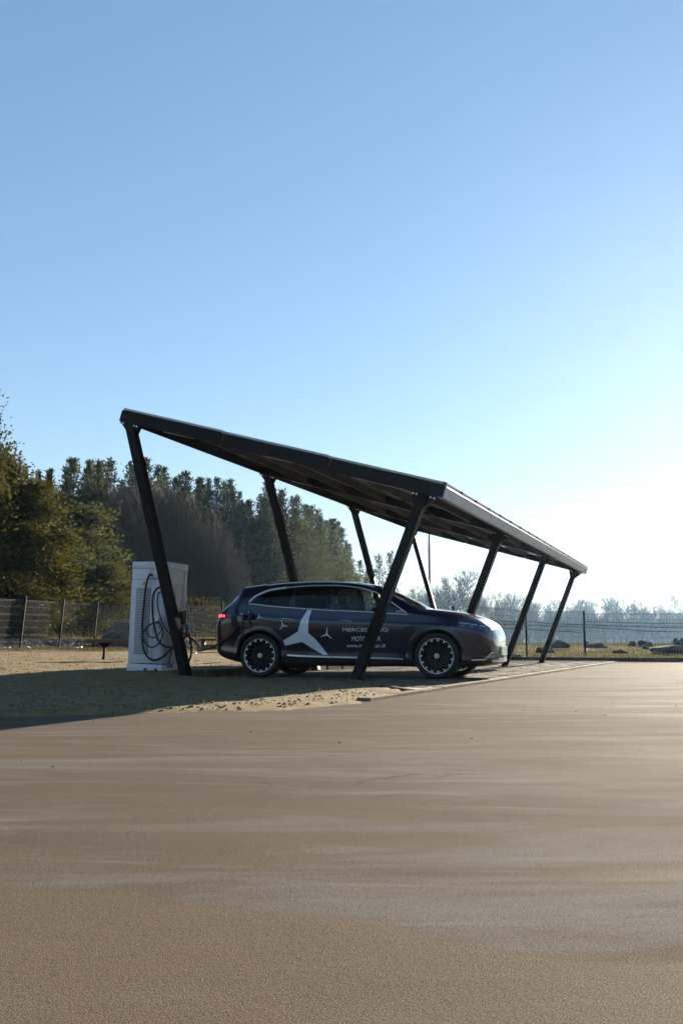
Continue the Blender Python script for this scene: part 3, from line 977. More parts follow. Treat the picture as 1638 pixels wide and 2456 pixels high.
SIDE = (Vector((0, -3, 0)), Vector((1, 0, 0)), Vector((0, 0, 1)), Vector((0, 1, 0)))
SIDE_F = (Vector((0, 3, 0)), Vector((1, 0, 0)), Vector((0, 0, 1)), Vector((0, -1, 0)))
FRONT = (Vector((7, 0, 0)), Vector((0, 1, 0)), Vector((0, 0, 1)), Vector((-1, 0, 0)))
REAR = (Vector((-4, 0, 0)), Vector((0, 1, 0)), Vector((0, 0, 1)), Vector((1, 0, 0)))

def drop_pt(fr, u, v, off):
    o, U, Vv, D = fr
    s = o + U * u + Vv * v
    h, n, i, d = BV0.ray_cast(s, D)
    if h is None:
        h, n, i, d = BV0.find_nearest(s + D * 2.5)
    if n.dot(D) > 0: n = -n
    return h + n * off

def patch(name, poly, fr, off, mat, parent, step=0.04, thick=0.0):
    b_ = bmesh.new()
    vs_ = [b_.verts.new((u, v, 0)) for u, v in poly]
    b_.faces.new(vs_)
    us = [p[0] for p in poly]; vv = [p[1] for p in poly]
    for ax, lo, hi in ((0, min(us), max(us)), (1, min(vv), max(vv))):
        k = lo + step
        while k < hi - 1e-4:
            co = (k, 0, 0) if ax == 0 else (0, k, 0); no = (1, 0, 0) if ax == 0 else (0, 1, 0)
            bmesh.ops.bisect_plane(b_, geom=b_.verts[:] + b_.edges[:] + b_.faces[:], plane_co=co, plane_no=no)
            k += step
    for v in b_.verts: v.co = drop_pt(fr, v.co.x, v.co.y, off)
    if thick:
        r_ = bmesh.ops.extrude_face_region(b_, geom=b_.faces[:])
        for v in [g for g in r_['geom'] if isinstance(g, bmesh.types.BMVert)]:
            v.co -= fr[3] * thick
    bmesh.ops.recalc_face_normals(b_, faces=b_.faces[:])
    me = bpy.data.meshes.new(name); b_.to_mesh(me); b_.free()
    return link(name, me, mat, parent, smooth='angle')

def text_mesh(txt, size=1.0, shear=0.0, bold=0.0):
    cu = bpy.data.curves.new('txt', 'FONT'); cu.body = txt; cu.size = size; cu.shear = shear; cu.offset = bold
    cu.resolution_u = 3
    ob = bpy.data.objects.new('txt', cu); COL.objects.link(ob)
    dg_ = bpy.context.evaluated_depsgraph_get()
    me = bpy.data.meshes.new_from_object(ob.evaluated_get(dg_), depsgraph=dg_)
    bpy.data.objects.remove(ob)
    return me

def text_on(name, txt, x0, x1, z0, z1, fr, off, mat, parent, bold=0.0):
    me = text_mesh(txt, bold=bold)
    co = np.array([v.co[:] for v in me.vertices])
    mn, mx = co.min(0), co.max(0)
    for v in me.vertices:
        u = x0 + (v.co.x - mn[0]) / (mx[0] - mn[0]) * (x1 - x0)
        w = z0 + (v.co.y - mn[1]) / (mx[1] - mn[1]) * (z1 - z0)
        v.co = drop_pt(fr, u, w, off)
    return link(name, me, mat, parent)

def star_poly(cx, cz, pts):
    """three tips, arms narrowing outwards"""
    c = Vector((cx, cz)); out = []
    tips = [Vector(p) for p in pts]
    for i, t in enumerate(tips):
        d = (t - c); nrm = Vector((d.y, -d.x)).normalized(); L = d.length
        nxt = (tips[(i + 1) % 3] - c)
        out.append(tuple(t - nrm * 0.004)); out.append(tuple(t + nrm * 0.004))
        mid = (d.normalized() + nxt.normalized())
        out.append(tuple(c + mid.normalized() * 0.14 * L))
    return out

big = [(0.901, 1.178), (0.98, 1.177), (0.95, 1.06), (0.938, 0.92), (0.939, 0.777), (1.072, 0.666), (1.18, 0.54), (1.292, 0.396), (1.206, 0.396), (1.023, 0.5), (0.814, 0.622), (0.494, 0.555), (0.465, 0.645), (0.743, 0.8), (0.772, 0.90), (0.802, 1.0)]
patch('star_decal', big, SIDE, 0.004, M['decal'], car)
for c_, tips in (((0.461, 0.909), [(0.436, 1.003), (0.548, 0.898), (0.405, 0.835)]),
                 ((1.278, 0.753), [(1.291, 0.871), (1.372, 0.674), (1.17, 0.711)]),
                 ((0.002, 1.062), [(-0.005, 1.119), (0.063, 1.051), (-0.047, 1.013)])):
    patch('star_decal', star_poly(c_[0], c_[1], tips), SIDE, 0.004, M['decal'], car)
patch('star_decal', [(-0.389, 1.132), (-0.301, 1.129), (-0.326, 1.103)], SIDE, 0.004, M['decal'], car)
patch('star_decal', [(-0.26, 1.138), (-0.194, 1.172), (-0.19, 1.165), (-0.24, 1.130)], SIDE, 0.004, M['decal'], car)
text_on('lettering', 'MERCEDES-EQ', 1.575, 2.39, 0.788, 0.856, SIDE, 0.004, M['letter'], car)
text_on('lettering', 'MOTOR CAR', 1.735, 2.25, 0.635, 0.715, SIDE, 0.004, M['letter'], car)
text_on('lettering', 'www.motor-car.sk', 1.635, 2.34, 0.528, 0.592, SIDE, 0.004, M['letter'], car)
text_on('lettering', 'EQS', 2.514, 2.615, 1.117, 1.150, SIDE, 0.005, M['letter'], car, 0.01)

# trim, seams, handles, lamps
def strip(name, line, h, fr, off, mat, parent, thick=0.0):
    up = [(u, v + h / 2) for u, v in line]; dn = [(u, v - h / 2) for u, v in reversed(line)]
    return patch(name, up + dn, fr, off, mat, parent, 0.08, thick)
for fr in (SIDE, SIDE_F):
    strip('sill_trim', [(0.54, 0.392), (0.75, 0.378), (1.37, 0.362)], 0.026, fr, 0.010, M['chrome'], car, 0.006)
    strip('sill_trim', [(1.385, 0.362), (2.02, 0.350), (2.56, 0.338), (2.64, 0.330)], 0.026, fr, 0.010, M['chrome'], car, 0.006)
    for (a, b) in (((0.43, 1.035), (0.65, 1.012)), ((1.53, 0.992), (1.75, 0.970))):
        strip('door_handle', [a, ((a[0]+b[0])/2, (a[1]+b[1])/2 + 0.004), b], 0.014, fr, 0.003, M['handle'], car, 0.010)
    # seams
    for line in ([(0.225, 1.24), (0.215, 1.10), (0.24, 0.95), (0.33, 0.80), (0.46, 0.62)], [(1.40, 1.16), (1.40, 0.40)], [(2.52, 1.08), (2.55, 0.80), (2.56, 0.46)]):
        poly = [(u - 0.004, v) for u, v in line] + [(u + 0.004, v) for u, v in reversed(line)]
        patch('door_seam', poly, fr, 0.0015, M['plastic'], car, 0.1)
    sgn = -1 if fr is SIDE else 1
    # lamps
    hl = patch('headlight', [(3.51, 0.945), (3.62, 0.955), (3.78, 0.936), (3.95, 0.912), (4.05, 0.885), (4.075, 0.84), (4.0, 0.805), (3.86, 0.815), (3.62, 0.858), (3.51, 0.905)], fr, 0.004, M['lamp'], car, 0.03)
    for (a, b) in (((3.604, 0.931), (3.771, 0.915)), ((3.792, 0.906), (3.893, 0.892)), ((3.925, 0.886), (4.0, 0.870))):
        strip('light_element', [a, b], 0.010, fr, 0.008, M['drl'], hl)
    for (a, b) in (((3.64, 0.890), (3.69, 0.886)), ((3.78, 0.868), (3.83, 0.862)), ((3.91, 0.848), (3.95, 0.842))):
        strip('light_element', [a, b], 0.024, fr, 0.007, M['lens'], hl)
    tl = patch('tail_light', [(-0.925, 1.105), (-0.86, 1.128), (-0.57, 1.112), (-0.56, 1.090), (-0.70, 1.062), (-0.915, 1.055)], fr, 0.005, M['tail'], car, 0.03)
    for k in range(4):
        x0 = -0.915 + k * 0.055
        patch('light_element', [(x0, 1.112), (x0 + 0.030, 1.115), (x0 + 0.062, 1.072), (x0 + 0.030, 1.068)], fr, 0.009, M['tail_lit'], tl, 0.03)
    patch('side_intake', [(3.95, 0.61), (4.04, 0.575), (4.085, 0.50), (4.07, 0.42), (4.00, 0.345), (3.815, 0.337), (3.84, 0.53)], fr, 0.003, M['gloss_black'], car, 0.03)
    strip('bumper_trim', [(3.80, 0.318), (4.005, 0.325), (4.085, 0.43), (4.115, 0.45)], 0.018, fr, 0.009, M['chrome'], car, 0.004)
    # belt and window surround
    def rail(name, fn, x0, x1, r, mat, n=60, t_='b', extra=0.006):
        pts = []
        for k in range(n + 1):
            x = x0 + (x1 - x0) * k / n
            p_, i7, i9, i10 = section(x)
            y, z = p_[{'b': i7, 't': i9, 'r': i10}[t_]]
            pts.append(Vector((x, sgn * (y + extra), z)))
        m_ = MB(); m_.tube(pts, r, 6); return m_.build(name, mat, car, smooth=True)
    rail('belt_trim', None, -0.225, 2.72, 0.012, M['chrome'])
    rail('window_trim', None, -0.225, 0.42, 0.022, M['chrome'], 30, 't')
    rail('window_trim', None, 0.425, 2.16, 0.010, M['chrome'], 50, 't')
    rail('window_trim', None, 2.36, 2.685, 0.010, M['chrome'], 20, 't')
    rail('roof_glint_rail', None, -0.40, 2.05, 0.013, M['chrome'], 50, 'r', 0.004)  # bright chrome tube stands in for the sun's rim light on the roof edge
    # wheel arch lips
    for wx in WX:
        rad = [0.427, 0.431, 0.455, 0.495, 0.52]; offs = [0.000, 0.008, 0.009, 0.005, 0.0005]
        P, Fq = [], []
        na = 44
        for a in range(na + 1):
            th = R(-8 + 196 * a / na)
            for r_, of in zip(rad, offs):
                z = max(WZ + r_ * math.sin(th), 0.235)
                P.append(drop_pt(fr, wx + r_ * math.cos(th), z, of))
        nr_ = len(rad)
        for a in range(na):
            for k in range(nr_ - 1):
                Fq.append((a*nr_+k, a*nr_+k+1, (a+1)*nr_+k+1, (a+1)*nr_+k))
        m_ = MB(); m_.add(P, Fq); m_.build('wheel_arch', M['paint'], car, smooth=True)
    # door mirror
    mm = MB(); bmm = bmesh.new(); bmesh.ops.create_uvsphere(bmm, u_segments=20, v_segments=12, radius=1.0)
    for v in bmm.verts:
        c0 = v.co.copy()
        e_ = lambda t, p: math.copysign(abs(t) ** p, t)
        v.co = Vector((2.20 + 0.085 * e_(c0.x, 0.8) + 0.02 * c0.z, sgn * (1.03 + 0.115 * e_(c0.y, 0.75) * sgn), 1.205 + 0.082 * e_(c0.z, 0.75)))
    me = bpy.data.meshes.new('door_mirror'); bmm.to_mesh(me); bmm.free()
    mir = link('door_mirror', me, M['paint'], car, smooth=True)
    ms = MB(); ms.bar((2.26, sgn * 0.90, 1.10), (2.22, sgn * 1.0, 1.15), 0.05, 0.03, (1, 0, 0)); ms.build('mirror_stalk', M['gloss_black'], mir)

# nose: gloss black panel, plate, lower lip
patch('grille_panel', [(-0.60, 0.80), (-0.40, 0.838), (0.40, 0.838), (0.60, 0.80), (0.66, 0.66), (0.58, 0.56), (-0.58, 0.56), (-0.66, 0.66)], FRONT, 0.004, M['gloss_black'], car, 0.05)
patch('lower_intake', [(-0.60, 0.40), (0.60, 0.40), (0.52, 0.34), (-0.52, 0.34)], FRONT, 0.004, M['plastic'], car, 0.05)
patch('front_lip', [(-0.70, 0.325), (0.70, 0.325), (0.64, 0.285), (-0.64, 0.285)], FRONT, 0.012, M['chrome'], car, 0.06, 0.01)
npl = MB(); npl.bbox((4.195, 0, 0.475), (0.012, 0.52, 0.115), 0.004); pl_ = npl.build('number_plate', M['plate'], car)
nf = MB()
for dz in (-0.064, 0.064): nf.box((4.194, 0, 0.475 + dz), (0.018, 0.545, 0.012))
for dy in (-0.268, 0.268): nf.box((4.194, dy, 0.475), (0.018, 0.010, 0.116))
nf.box((4.168, 0, 0.475), (0.04, 0.50, 0.10))
nf.build('plate_frame', M['white'], pl_)
patch('rear_lamp_band', [(-0.72, 1.10), (0.72, 1.10), (0.72, 1.07), (-0.72, 1.07)], REAR, 0.005, M['tail'], car, 0.05)
ra = MB(); ra.prism([Vector((0.05, 0, 1.668)), Vector((0.22, 0, 1.688)), Vector((0.06, 0, 1.735))], (0, -0.02, 0), (0, 0.02, 0)); ra.build('roof_antenna', M['gloss_black'], car)

# charge port with open flap, seen on the near rear wing
cpt = MB()
cen = drop_pt(SIDE, -0.25, 1.075, 0.004)
prof = [(0.0001, 0.012), (0.055, 0.012), (0.075, 0.006), (0.082, 0.0)]
Mx = Matrix.Translation(cen) @ Matrix.Rotation(math.pi / 2, 4, 'X')
cpt.lathe(prof, 24, Mx); prt = cpt.build('charge_port', M['plastic'], car, smooth=True)
fl = MB(); fl.bbox((-0.135, cen.y - 0.085, 1.10), (0.014, 0.17, 0.17), 0.005, Matrix.Rotation(0.25, 3, 'Z')); fl.build('charge_flap', M['paint'], car)
pg = MB(); pg.tube([cen + Vector((0, -0.0, 0)), cen + Vector((0, -0.07, 0)), cen + Vector((0.0, -0.13, -0.05)), cen + Vector((0.01, -0.15, -0.13))], [0.035, 0.034, 0.028, 0.022], 12)
plug = tag(pg.build('charging_plug', M['plastic'], None, smooth=True), 'black charging plug pushed into the port on the car rear wing', 'plug')
plug.location = car.location; plug.rotation_euler = car.rotation_euler

# wheels
def make_wheel(x, sgn):
    w = MB()
    Mx = Matrix.Rotation(math.pi / 2, 4, 'X')           # local Z -> -Y (outwards)
    w.lathe([(0.275, 0.10), (0.268, 0.06), (0.262, -0.10), (0.20, -0.11), (0.0001, -0.11)], 40, Mx)
    for k in range(15):
        a0 = 2 * math.pi * (k + 0.0) / 15
        for da in (-0.055, 0.055):
            a = a0 + da
            p = Mx @ Vector((0.045 * math.cos(a0), 0.045 * math.sin(a0), 0.070)); q = Mx @ Vector((0.262 * math.cos(a), 0.262 * math.sin(a), 0.098))
            w.bar(p, q, 0.011, 0.028, Mx @ Vector((0, 0, 1)))
    wh = w.build('wheel', M['rim_dark'], car, smooth='angle')
    wh.location = (x, sgn * 0.815, WZ)
    wh.rotation_euler = (0, 0, 0 if sgn < 0 else math.pi)
    t = MB(); t.lathe([(0.297, 0.118), (0.318, 0.134), (0.350, 0.137), (0.372, 0.125), (0.384, 0.100), (0.386, 0.03), (0.386, -0.03), (0.384, -0.10), (0.372, -0.125), (0.33, -0.137), (0.297, -0.12), (0.285, 0.0)], 72, Mx, close=True)
    t.build('tyre', M['rubber'], wh, smooth=True)
    r_ = MB(); r_.lathe([(0.283, 0.098), (0.286, 0.120), (0.296, 0.125), (0.299, 0.118), (0.299, 0.09), (0.283, 0.085)], 60, Mx, close=True)
    for k in range(15):
        a = 2 * math.pi * (k + 0.5) / 15
        er = Vector((math.cos(a), math.sin(a), 0)); et = Vector((-math.sin(a), math.cos(a), 0))
        P = [Mx @ (er * rr + et * ww + Vector((0, 0, h))) for h in (0.095, 0.117) for rr, ww in ((0.246, -0.012), (0.286, -0.017), (0.286, 0.017), (0.246, 0.012))]
        r_.add(P, [(3, 2, 1, 0), (4, 5, 6, 7), (0, 1, 5, 4), (1, 2, 6, 5), (2, 3, 7, 6), (3, 0, 4, 7)])
    r_.build('rim', M['rim'], wh, smooth='angle')
    h_ = MB(); h_.lathe([(0.044, 0.07), (0.044, 0.108), (0.038, 0.113), (0.033, 0.108), (0.0001, 0.108)], 24, Mx)
    for k in range(3):
        a = math.pi / 2 + 2 * math.pi * k / 3
        p = Mx @ Vector((0, 0, 0.111)); q = Mx @ Vector((0.032 * math.cos(a), 0.032 * math.sin(a), 0.111))
        h_.bar(p, q, 0.006, 0.006, Mx @ Vector((0, 0, 1)))
    hb = h_.build('hub_cap', M['rim'], wh, smooth='angle')
    hd = MB(); hd.lathe([(0.0001, 0.1085), (0.032, 0.1085), (0.032, 0.1075), (0.0001, 0.1075)], 20, Mx); 
    bd = MB(); bd.lathe([(0.07, 0.03), (0.195, 0.03), (0.195, 0.0), (0.07, 0.0)], 30, Mx, close=True); bd.build('brake_disc', M['brake'], wh, smooth='angle')
    return wh
for wx in WX:
    for sgn in (-1, 1): make_wheel(wx, sgn)

# cabin
cb = MB(); cb.box((1.35, 0, 0.36), (3.0, 1.5, 0.08)); cb.bbox((2.55, 0, 0.98), (0.45, 1.45, 0.22), 0.06); cb.bbox((-0.35, 0, 0.80), (0.55, 1.30, 0.6), 0.05)
cb.bbox((1.75, 0, 0.62), (0.9, 0.26, 0.28), 0.04)
cb.build('cabin_floor', M['cabin'], car)
dsp = MB(); dsp.bbox((2.36, 0, 1.12), (0.03, 1.2, 0.16), 0.012, Matrix.Rotation(-0.35, 3, 'Y')); dsp.build('dash_screen', M['gloss_black'], car)
sw = MB(); pts = [Vector((2.10, 0.38, 1.02)) + Matrix.Rotation(-0.45, 3, 'Y') @ Vector((0, 0.18 * math.cos(a), 0.18 * math.sin(a))) for a in np.linspace(0, 2*math.pi, 25)]
sw.tube(pts, 0.016, 8, cap=False); sw.bar((2.10, 0.20, 1.02), (2.10, 0.56, 1.02), 0.04, 0.03); sw.bar((2.10, 0.38, 1.02), (2.34, 0.38, 0.95), 0.06, 0.06); sw.build('steering_wheel', M['cabin'], car, smooth='angle')
for sx, ys_ in ((1.55, (-0.38, 0.38)), (0.62, (-0.40, 0.40))):
    for sy in ys_:
        s_ = MB()
        s_.bbox((sx + 0.05, sy, 0.62), (0.52, 0.50, 0.20), 0.05)
        s_.bbox((sx - 0.27, sy, 0.96), (0.16, 0.50, 0.66), 0.055, Matrix.Rotation(-0.28, 3, 'Y'))
        so = s_.build('seat', M['seat'] if sx > 1 else M['cabin'], car, smooth='angle')
        hr = MB(); hr.bbox((sx - 0.375, sy, 1.375), (0.11, 0.27, 0.20), 0.045, Matrix.Rotation(-0.12, 3, 'Y'))
        hr.tube([(sx - 0.36, sy - 0.06, 1.2), (sx - 0.37, sy - 0.06, 1.32)], 0.008, 6); hr.tube([(sx - 0.36, sy + 0.06, 1.2), (sx - 0.37, sy + 0.06, 1.32)], 0.008, 6)
        hr.build('head_rest', M['seat'] if sx > 1 else M['cabin'], so, smooth='angle')

# ------------------------------------------------------------------ charging cabinet
def unproj(px, py, Y):
    """point of the view ray through a photo pixel at depth Y (used to lay things out once)"""
    u = (px - 819) / 2388.0; v = -(py - 1228) / 2388.0
    c_, s_ = math.cos(0.134), math.sin(0.134)
    r_ = Vector((u, c_ - v * s_, s_ + v * c_))
    return Vector((0, 0, 0.547)) + r_ * (Y / r_.y)

def spline(P, n=8):
    P = [Vector(p) for p in P]; out = []
    for i in range(len(P) - 1):
        p0, p1, p2, p3 = P[max(i-1, 0)], P[i], P[i+1], P[min(i+2, len(P)-1)]
        for k in range(n):
            t = k / n
            out.append(0.5 * ((2*p1) + (p2 - p0)*t + (2*p0 - 5*p1 + 4*p2 - p3)*t*t + (3*p1 - p0 - 3*p2 + p3)*t**3))
    out.append(P[-1]); return out

C0 = (-4.375, 1.145, 0.055)
chg = tag(empty('charging_station', CE(*C0), -AL), 'white electric vehicle charging cabinet with looped black cables behind the left post', 'charger')
chg.rotation_euler = (0, 0.028, -AL)
HX, HY = 0.365, 0.40
m_ = MB(); m_.bbox((0, 0, 1.06), (2*HX, 2*HY, 1.76), 0.03); m_.build('cabinet', M['cabinet'], chg, smooth='angle')
m_ = MB(); m_.bbox((0, 0, 0.085), (2*HX + 0.012, 2*HY + 0.012, 0.17), 0.012); m_.build('plinth', M['cabinet'], chg, smooth='angle')
m_ = MB(); m_.bbox((0, 0, 1.985), (2*HX + 0.014, 2*HY + 0.014, 0.125), 0.03); m_.build('top_cap', M['cabinet'], chg, smooth='angle')
m_ = MB(); m_.box((HX + 0.001, 0.015, 1.05), (0.006, 2*HY - 0.09, 1.70)); rp = m_.build('side_panel', M['cabinet2'], chg)
m_ = MB(); m_.box((HX + 0.008, HY - 0.10, 1.25), (0.022, 0.022, 1.36)); m_.build('light_strip', M['white'], rp)
m_ = MB()
for a, b in (((-0.03, 1.05), (-0.03, 1.66)), ((0.20, 1.05), (0.20, 1.66))): m_.box((HX + 0.009, a[0], 1.355), (0.012, 0.016, 0.63))
m_.box((HX + 0.009, 0.085, 1.668), (0.012, 0.246, 0.016)); m_.box((HX + 0.009, 0.085, 1.042), (0.012, 0.246, 0.016))
m_.build('screen_frame', M['cabinet2'], rp)
m_ = MB(); m_.box((HX + 0.006, 0.085, 1.355), (0.006, 0.214, 0.61)); m_.build('screen', M['screen'], rp)
# text and logo on the side panel (local axes: along +y, up z)
def flat_text(name, txt, org, U, Vv, w, h, mat, parent, bold=0.0):
    me = text_mesh(txt, bold=bold)
    co = np.array([v.co[:] for v in me.vertices]); mn, mx = co.min(0), co.max(0)
    for v in me.vertices:
        v.co = Vector(org) + Vector(U) * ((v.co.x - mn[0]) / (mx[0] - mn[0]) * w) + Vector(Vv) * ((v.co.y - mn[1]) / (mx[1] - mn[1]) * h)
    return link(name, me, mat, parent)
flat_text('lettering', 'SIEMENS', (HX + 0.007, 0.00, 1.822), (0, 1, 0), (0, 0, 1), 0.235, 0.055, M['white'], rp, 0.01)
lg = MB()
for poly in ([(-0.245, 0.11), (-0.02, 0.11), (-0.02, 0.185), (-0.135, 0.185), (0.035, 0.60), (-0.03, 0.60)],
             [(0.055, 0.60), (0.12, 0.60), (0.265, 0.11), (0.17, 0.11), (0.035, 0.47)]):
    lg.prism([Vector((HX + 0.005, y, z)) for y, z in poly], (0, 0, 0), (0.003, 0, 0))
lg.build('logo', M['blue'], rp)
# front: doors seams, louvres, socket
fy = -HY - 0.001
m_ = MB(); m_.box((0.145, fy, 0.95), (0.006, 0.004, 1.56)); m_.box((0.0, fy, 1.72), (0.71, 0.004, 0.006)); m_.box((0, fy, 0.172), (0.71, 0.004, 0.006)); m_.box((0, fy, 1.922), (0.70, 0.004, 0.005)); m_.box((0.33, fy, 0.95), (0.005, 0.004, 1.5))
m_.build('door_seam', M['louvre'], chg)
ls = MB(); ls.box((0, 0, 0), (0.285, 0.012, 0.016)); ls_me = ls.mesh('louvre_slat'); ls_me.materials.append(M['cabinet'])
m_ = MB(); m_.box((-0.09, fy + 0.0, 0.955), (0.30, 0.006, 1.21)); lou = m_.build('louvre_panel', M['louvre'], chg)
for k in range(42):
    o = bpy.data.objects.new('louvre_slat', ls_me); COL.objects.link(o); o.parent = lou
    o.location = (-0.09, fy - 0.006, 0.37 + k * 0.0286); o.rotation_euler = (0.35, 0, 0)
tr = MB(); tr.prism([Vector((-0.135, fy - 0.001, 1.605)), Vector((-0.035, fy - 0.001, 1.605)), Vector((-0.085, fy - 0.001, 1.695))], (0, 0, 0), (0, -0.003, 0)); tg_ = tr.build('warning_sticker', M['yellow'], chg)
tr = MB(); tr.prism([Vector((-0.092, fy - 0.005, 1.655)), Vector((-0.072, fy - 0.005, 1.655)), Vector((-0.083, fy - 0.005, 1.638)), Vector((-0.074, fy - 0.005, 1.638)), Vector((-0.094, fy - 0.005, 1.612)), Vector((-0.087, fy - 0.005, 1.633)), Vector((-0.098, fy - 0.005, 1.633))], (0, 0, 0), (0, -0.001, 0)); tr.build('bolt_symbol', M['plastic'], tg_)
m_ = MB(); m_.bbox((0.075, fy - 0.004, 1.82), (0.135, 0.02, 0.19), 0.008); m_.build('cable_socket', M['cabinet2'], chg)
m_ = MB(); m_.bbox((0.235, fy - 0.02, 1.845), (0.19, 0.05, 0.21), 0.018); m_.build('hinge_cover', M['cabinet'], chg, smooth='angle')
m_ = MB(); m_.bbox((0.275, fy - 0.05, 0.93), (0.07, 0.10, 0.20), 0.02); m_.build('cable_hook', M['cabinet'], chg, smooth='angle')
m_ = MB()
for x, w in ((0.03, 0.06), (0.25, 0.05)): m_.box((x, -HY - 0.012, 0.075), (w, 0.006, 0.05))
m_.build('plinth_fitting', M['board'], chg)
def cab(pts, r, name='cable'):
    P = [Vector((c - C0[0], e - C0[1], z - C0[2])) for c, e, z in pts]
    k = MB(); k.tube(spline(P, 8), r, 8); return k.build(name, M['cable'], chg, smooth=True)
cab([(-4.30, .72, 1.85), (-4.315, .66, 1.84), (-4.38, .67, 1.62), (-4.41, .68, 1.25), (-4.42, .68, .92), (-4.38, .67, .55), (-4.26, .66, .36), (-4.10, .64, .305), (-3.93, .66, .38), (-3.82, .72, .52), (-3.76, .85, .72), (-3.78, 1.05, .95), (-3.90, 1.22, 1.10)], 0.021)
cab([(-4.02, .72, 1.62), (-4.10, .64, 1.61), (-4.19, .63, 1.48), (-4.20, .64, 1.25), (-4.16, .64, .98), (-4.06, .63, .70), (-3.95, .63, .58), (-3.80, .66, .545), (-3.70, .80, .60), (-3.72, 1.10, .80), (-3.88, 1.30, 1.0)], 0.020)
cab([(-4.09, .73, 1.54), (-4.115, .67, 1.50), (-4.11, .66, 1.31), (-4.05, .66, 1.12), (-3.96, .65, .96), (-3.88, .66, .84), (-3.80, .72, .75), (-3.74, .95, .62), (-3.78, 1.35, .52)], 0.012)
cab([(-4.05, .64, 1.00), (-4.20, .63, .95), (-4.33, .62, .84), (-4.36, .62, .74), (-4.30, .61, .61), (-4.15, .60, .535), (-4.00, .61, .62), (-3.94, .62, .80), (-4.00, .63, .95), (-4.10, .64, 1.0)], 0.014)
cab([(-4.05, .60, .98), (-4.18, .60, .96), (-4.27, .60, .88), (-4.26, .60, .78), (-4.15, .59, .71), (-4.05, .60, .74), (-3.97, .61, .86), (-4.0, .62, .96)], 0.012)
# holsters and white connector on the side facing the car
def connector(e, z, nm):
    L = lambda c, ee, zz: Vector((c - C0[0], ee - C0[1], zz - C0[2]))
    hs = MB(); hs.tube([L(-4.04, e, z + 0.06), L(-4.00, e, z + 0.05)], 0.05, 12); h_ = hs.build('holster', M['plastic'], chg, smooth='angle')
    g = MB(); g.tube(spline([L(-4.02, e, z + 0.05), L(-3.99, e + 0.05, z + 0.03), L(-3.91, e + 0.10, z - 0.05), L(-3.88, e + 0.12, z - 0.14)], 5), [0.038] * 5 + [0.034] * 5 + [0.03] * 6, 10)
    g.tube(spline([L(-4.01, e + 0.02, z + 0.07), L(-3.89, e + 0.10, z + 0.05), L(-3.81, e + 0.16, z - 0.03), L(-3.81, e + 0.17, z - 0.11)], 5), 0.020, 8)
    g.build('connector', M['cabinet'], chg, smooth=True)
    return L
connector(1.32, 0.93, 'a')
cab([(-3.88, 1.44, .79), (-3.85, 1.46, .68), (-3.81, 1.46, .50), (-3.83, 1.44, .32), (-3.89, 1.40, .20), (-4.01, 1.36, .22), (-4.03, 1.35, .40)], 0.020)
m_ = MB(); m_.bbox((0.385, 0.20, 1.03), (0.09, 0.12, 0.24), 0.02); m_.bbox((0.40, 0.30, 1.02), (0.05, 0.05, 0.30), 0.015); m_.build('holster', M['plastic'], chg)

# charging cable from cabinet to car
mw = Matrix.Translation(car.location) @ Matrix.Rotation(-CA, 4, 'Z')
pe = mw @ (cen + Vector((0.01, -0.15, -0.13)))
path = [CE(-3.93, 1.35, .80), CE(-3.72, 1.38, .66), CE(-3.58, 1.36, .52), unproj(475, 1561, 18.2), unproj(497, 1557, 18.3), unproj(522, 1546, 18.2), unproj(548, 1528, 18.0), unproj(572, 1503, 17.95), pe + Vector((-.01, 0.0, -.10)), pe]
m_ = MB(); m_.tube(spline(path, 8), 0.016, 8)
tag(m_.build('charging_cable', M['cable'], None, smooth=True), 'black charging cable sagging from the white cabinet to the car rear wing', 'cable')

# ------------------------------------------------------------------ bench
bz = float(ground_z(-5.85, 24.8))
bn = tag(empty('bench', (-5.85, 24.8, bz), -0.10), 'low red-brown wooden bench on dark metal legs left of the charging cabinet', 'bench')
for k in range(3):
    m_ = MB(); m_.bbox((0.52, -0.13 + 0.13 * k, 0.455), (1.85, 0.115, 0.065), 0.010, Matrix.Rotation(0.03, 3, 'Y')); m_.build('seat_plank', M['wood'], bn)
for x in (0.0, 1.10):
    m_ = MB(); m_.bar((x, 0, 0.0), (x + 0.02, 0, 0.36), 0.055, 0.07); m_.bar((x - 0.02, 0, 0.0), (x + 0.02, 0, 0.01), 0.12, 0.12)
    m_.prism([Vector((x - 0.02, 0, 0.30)), Vector((x + 0.06, 0, 0.30)), Vector((x + 0.20, 0, 0.42)), Vector((x - 0.16, 0, 0.42))], (0, -0.03, 0), (0, 0.03, 0))
    m_.build('leg', M['dark_metal'], bn)

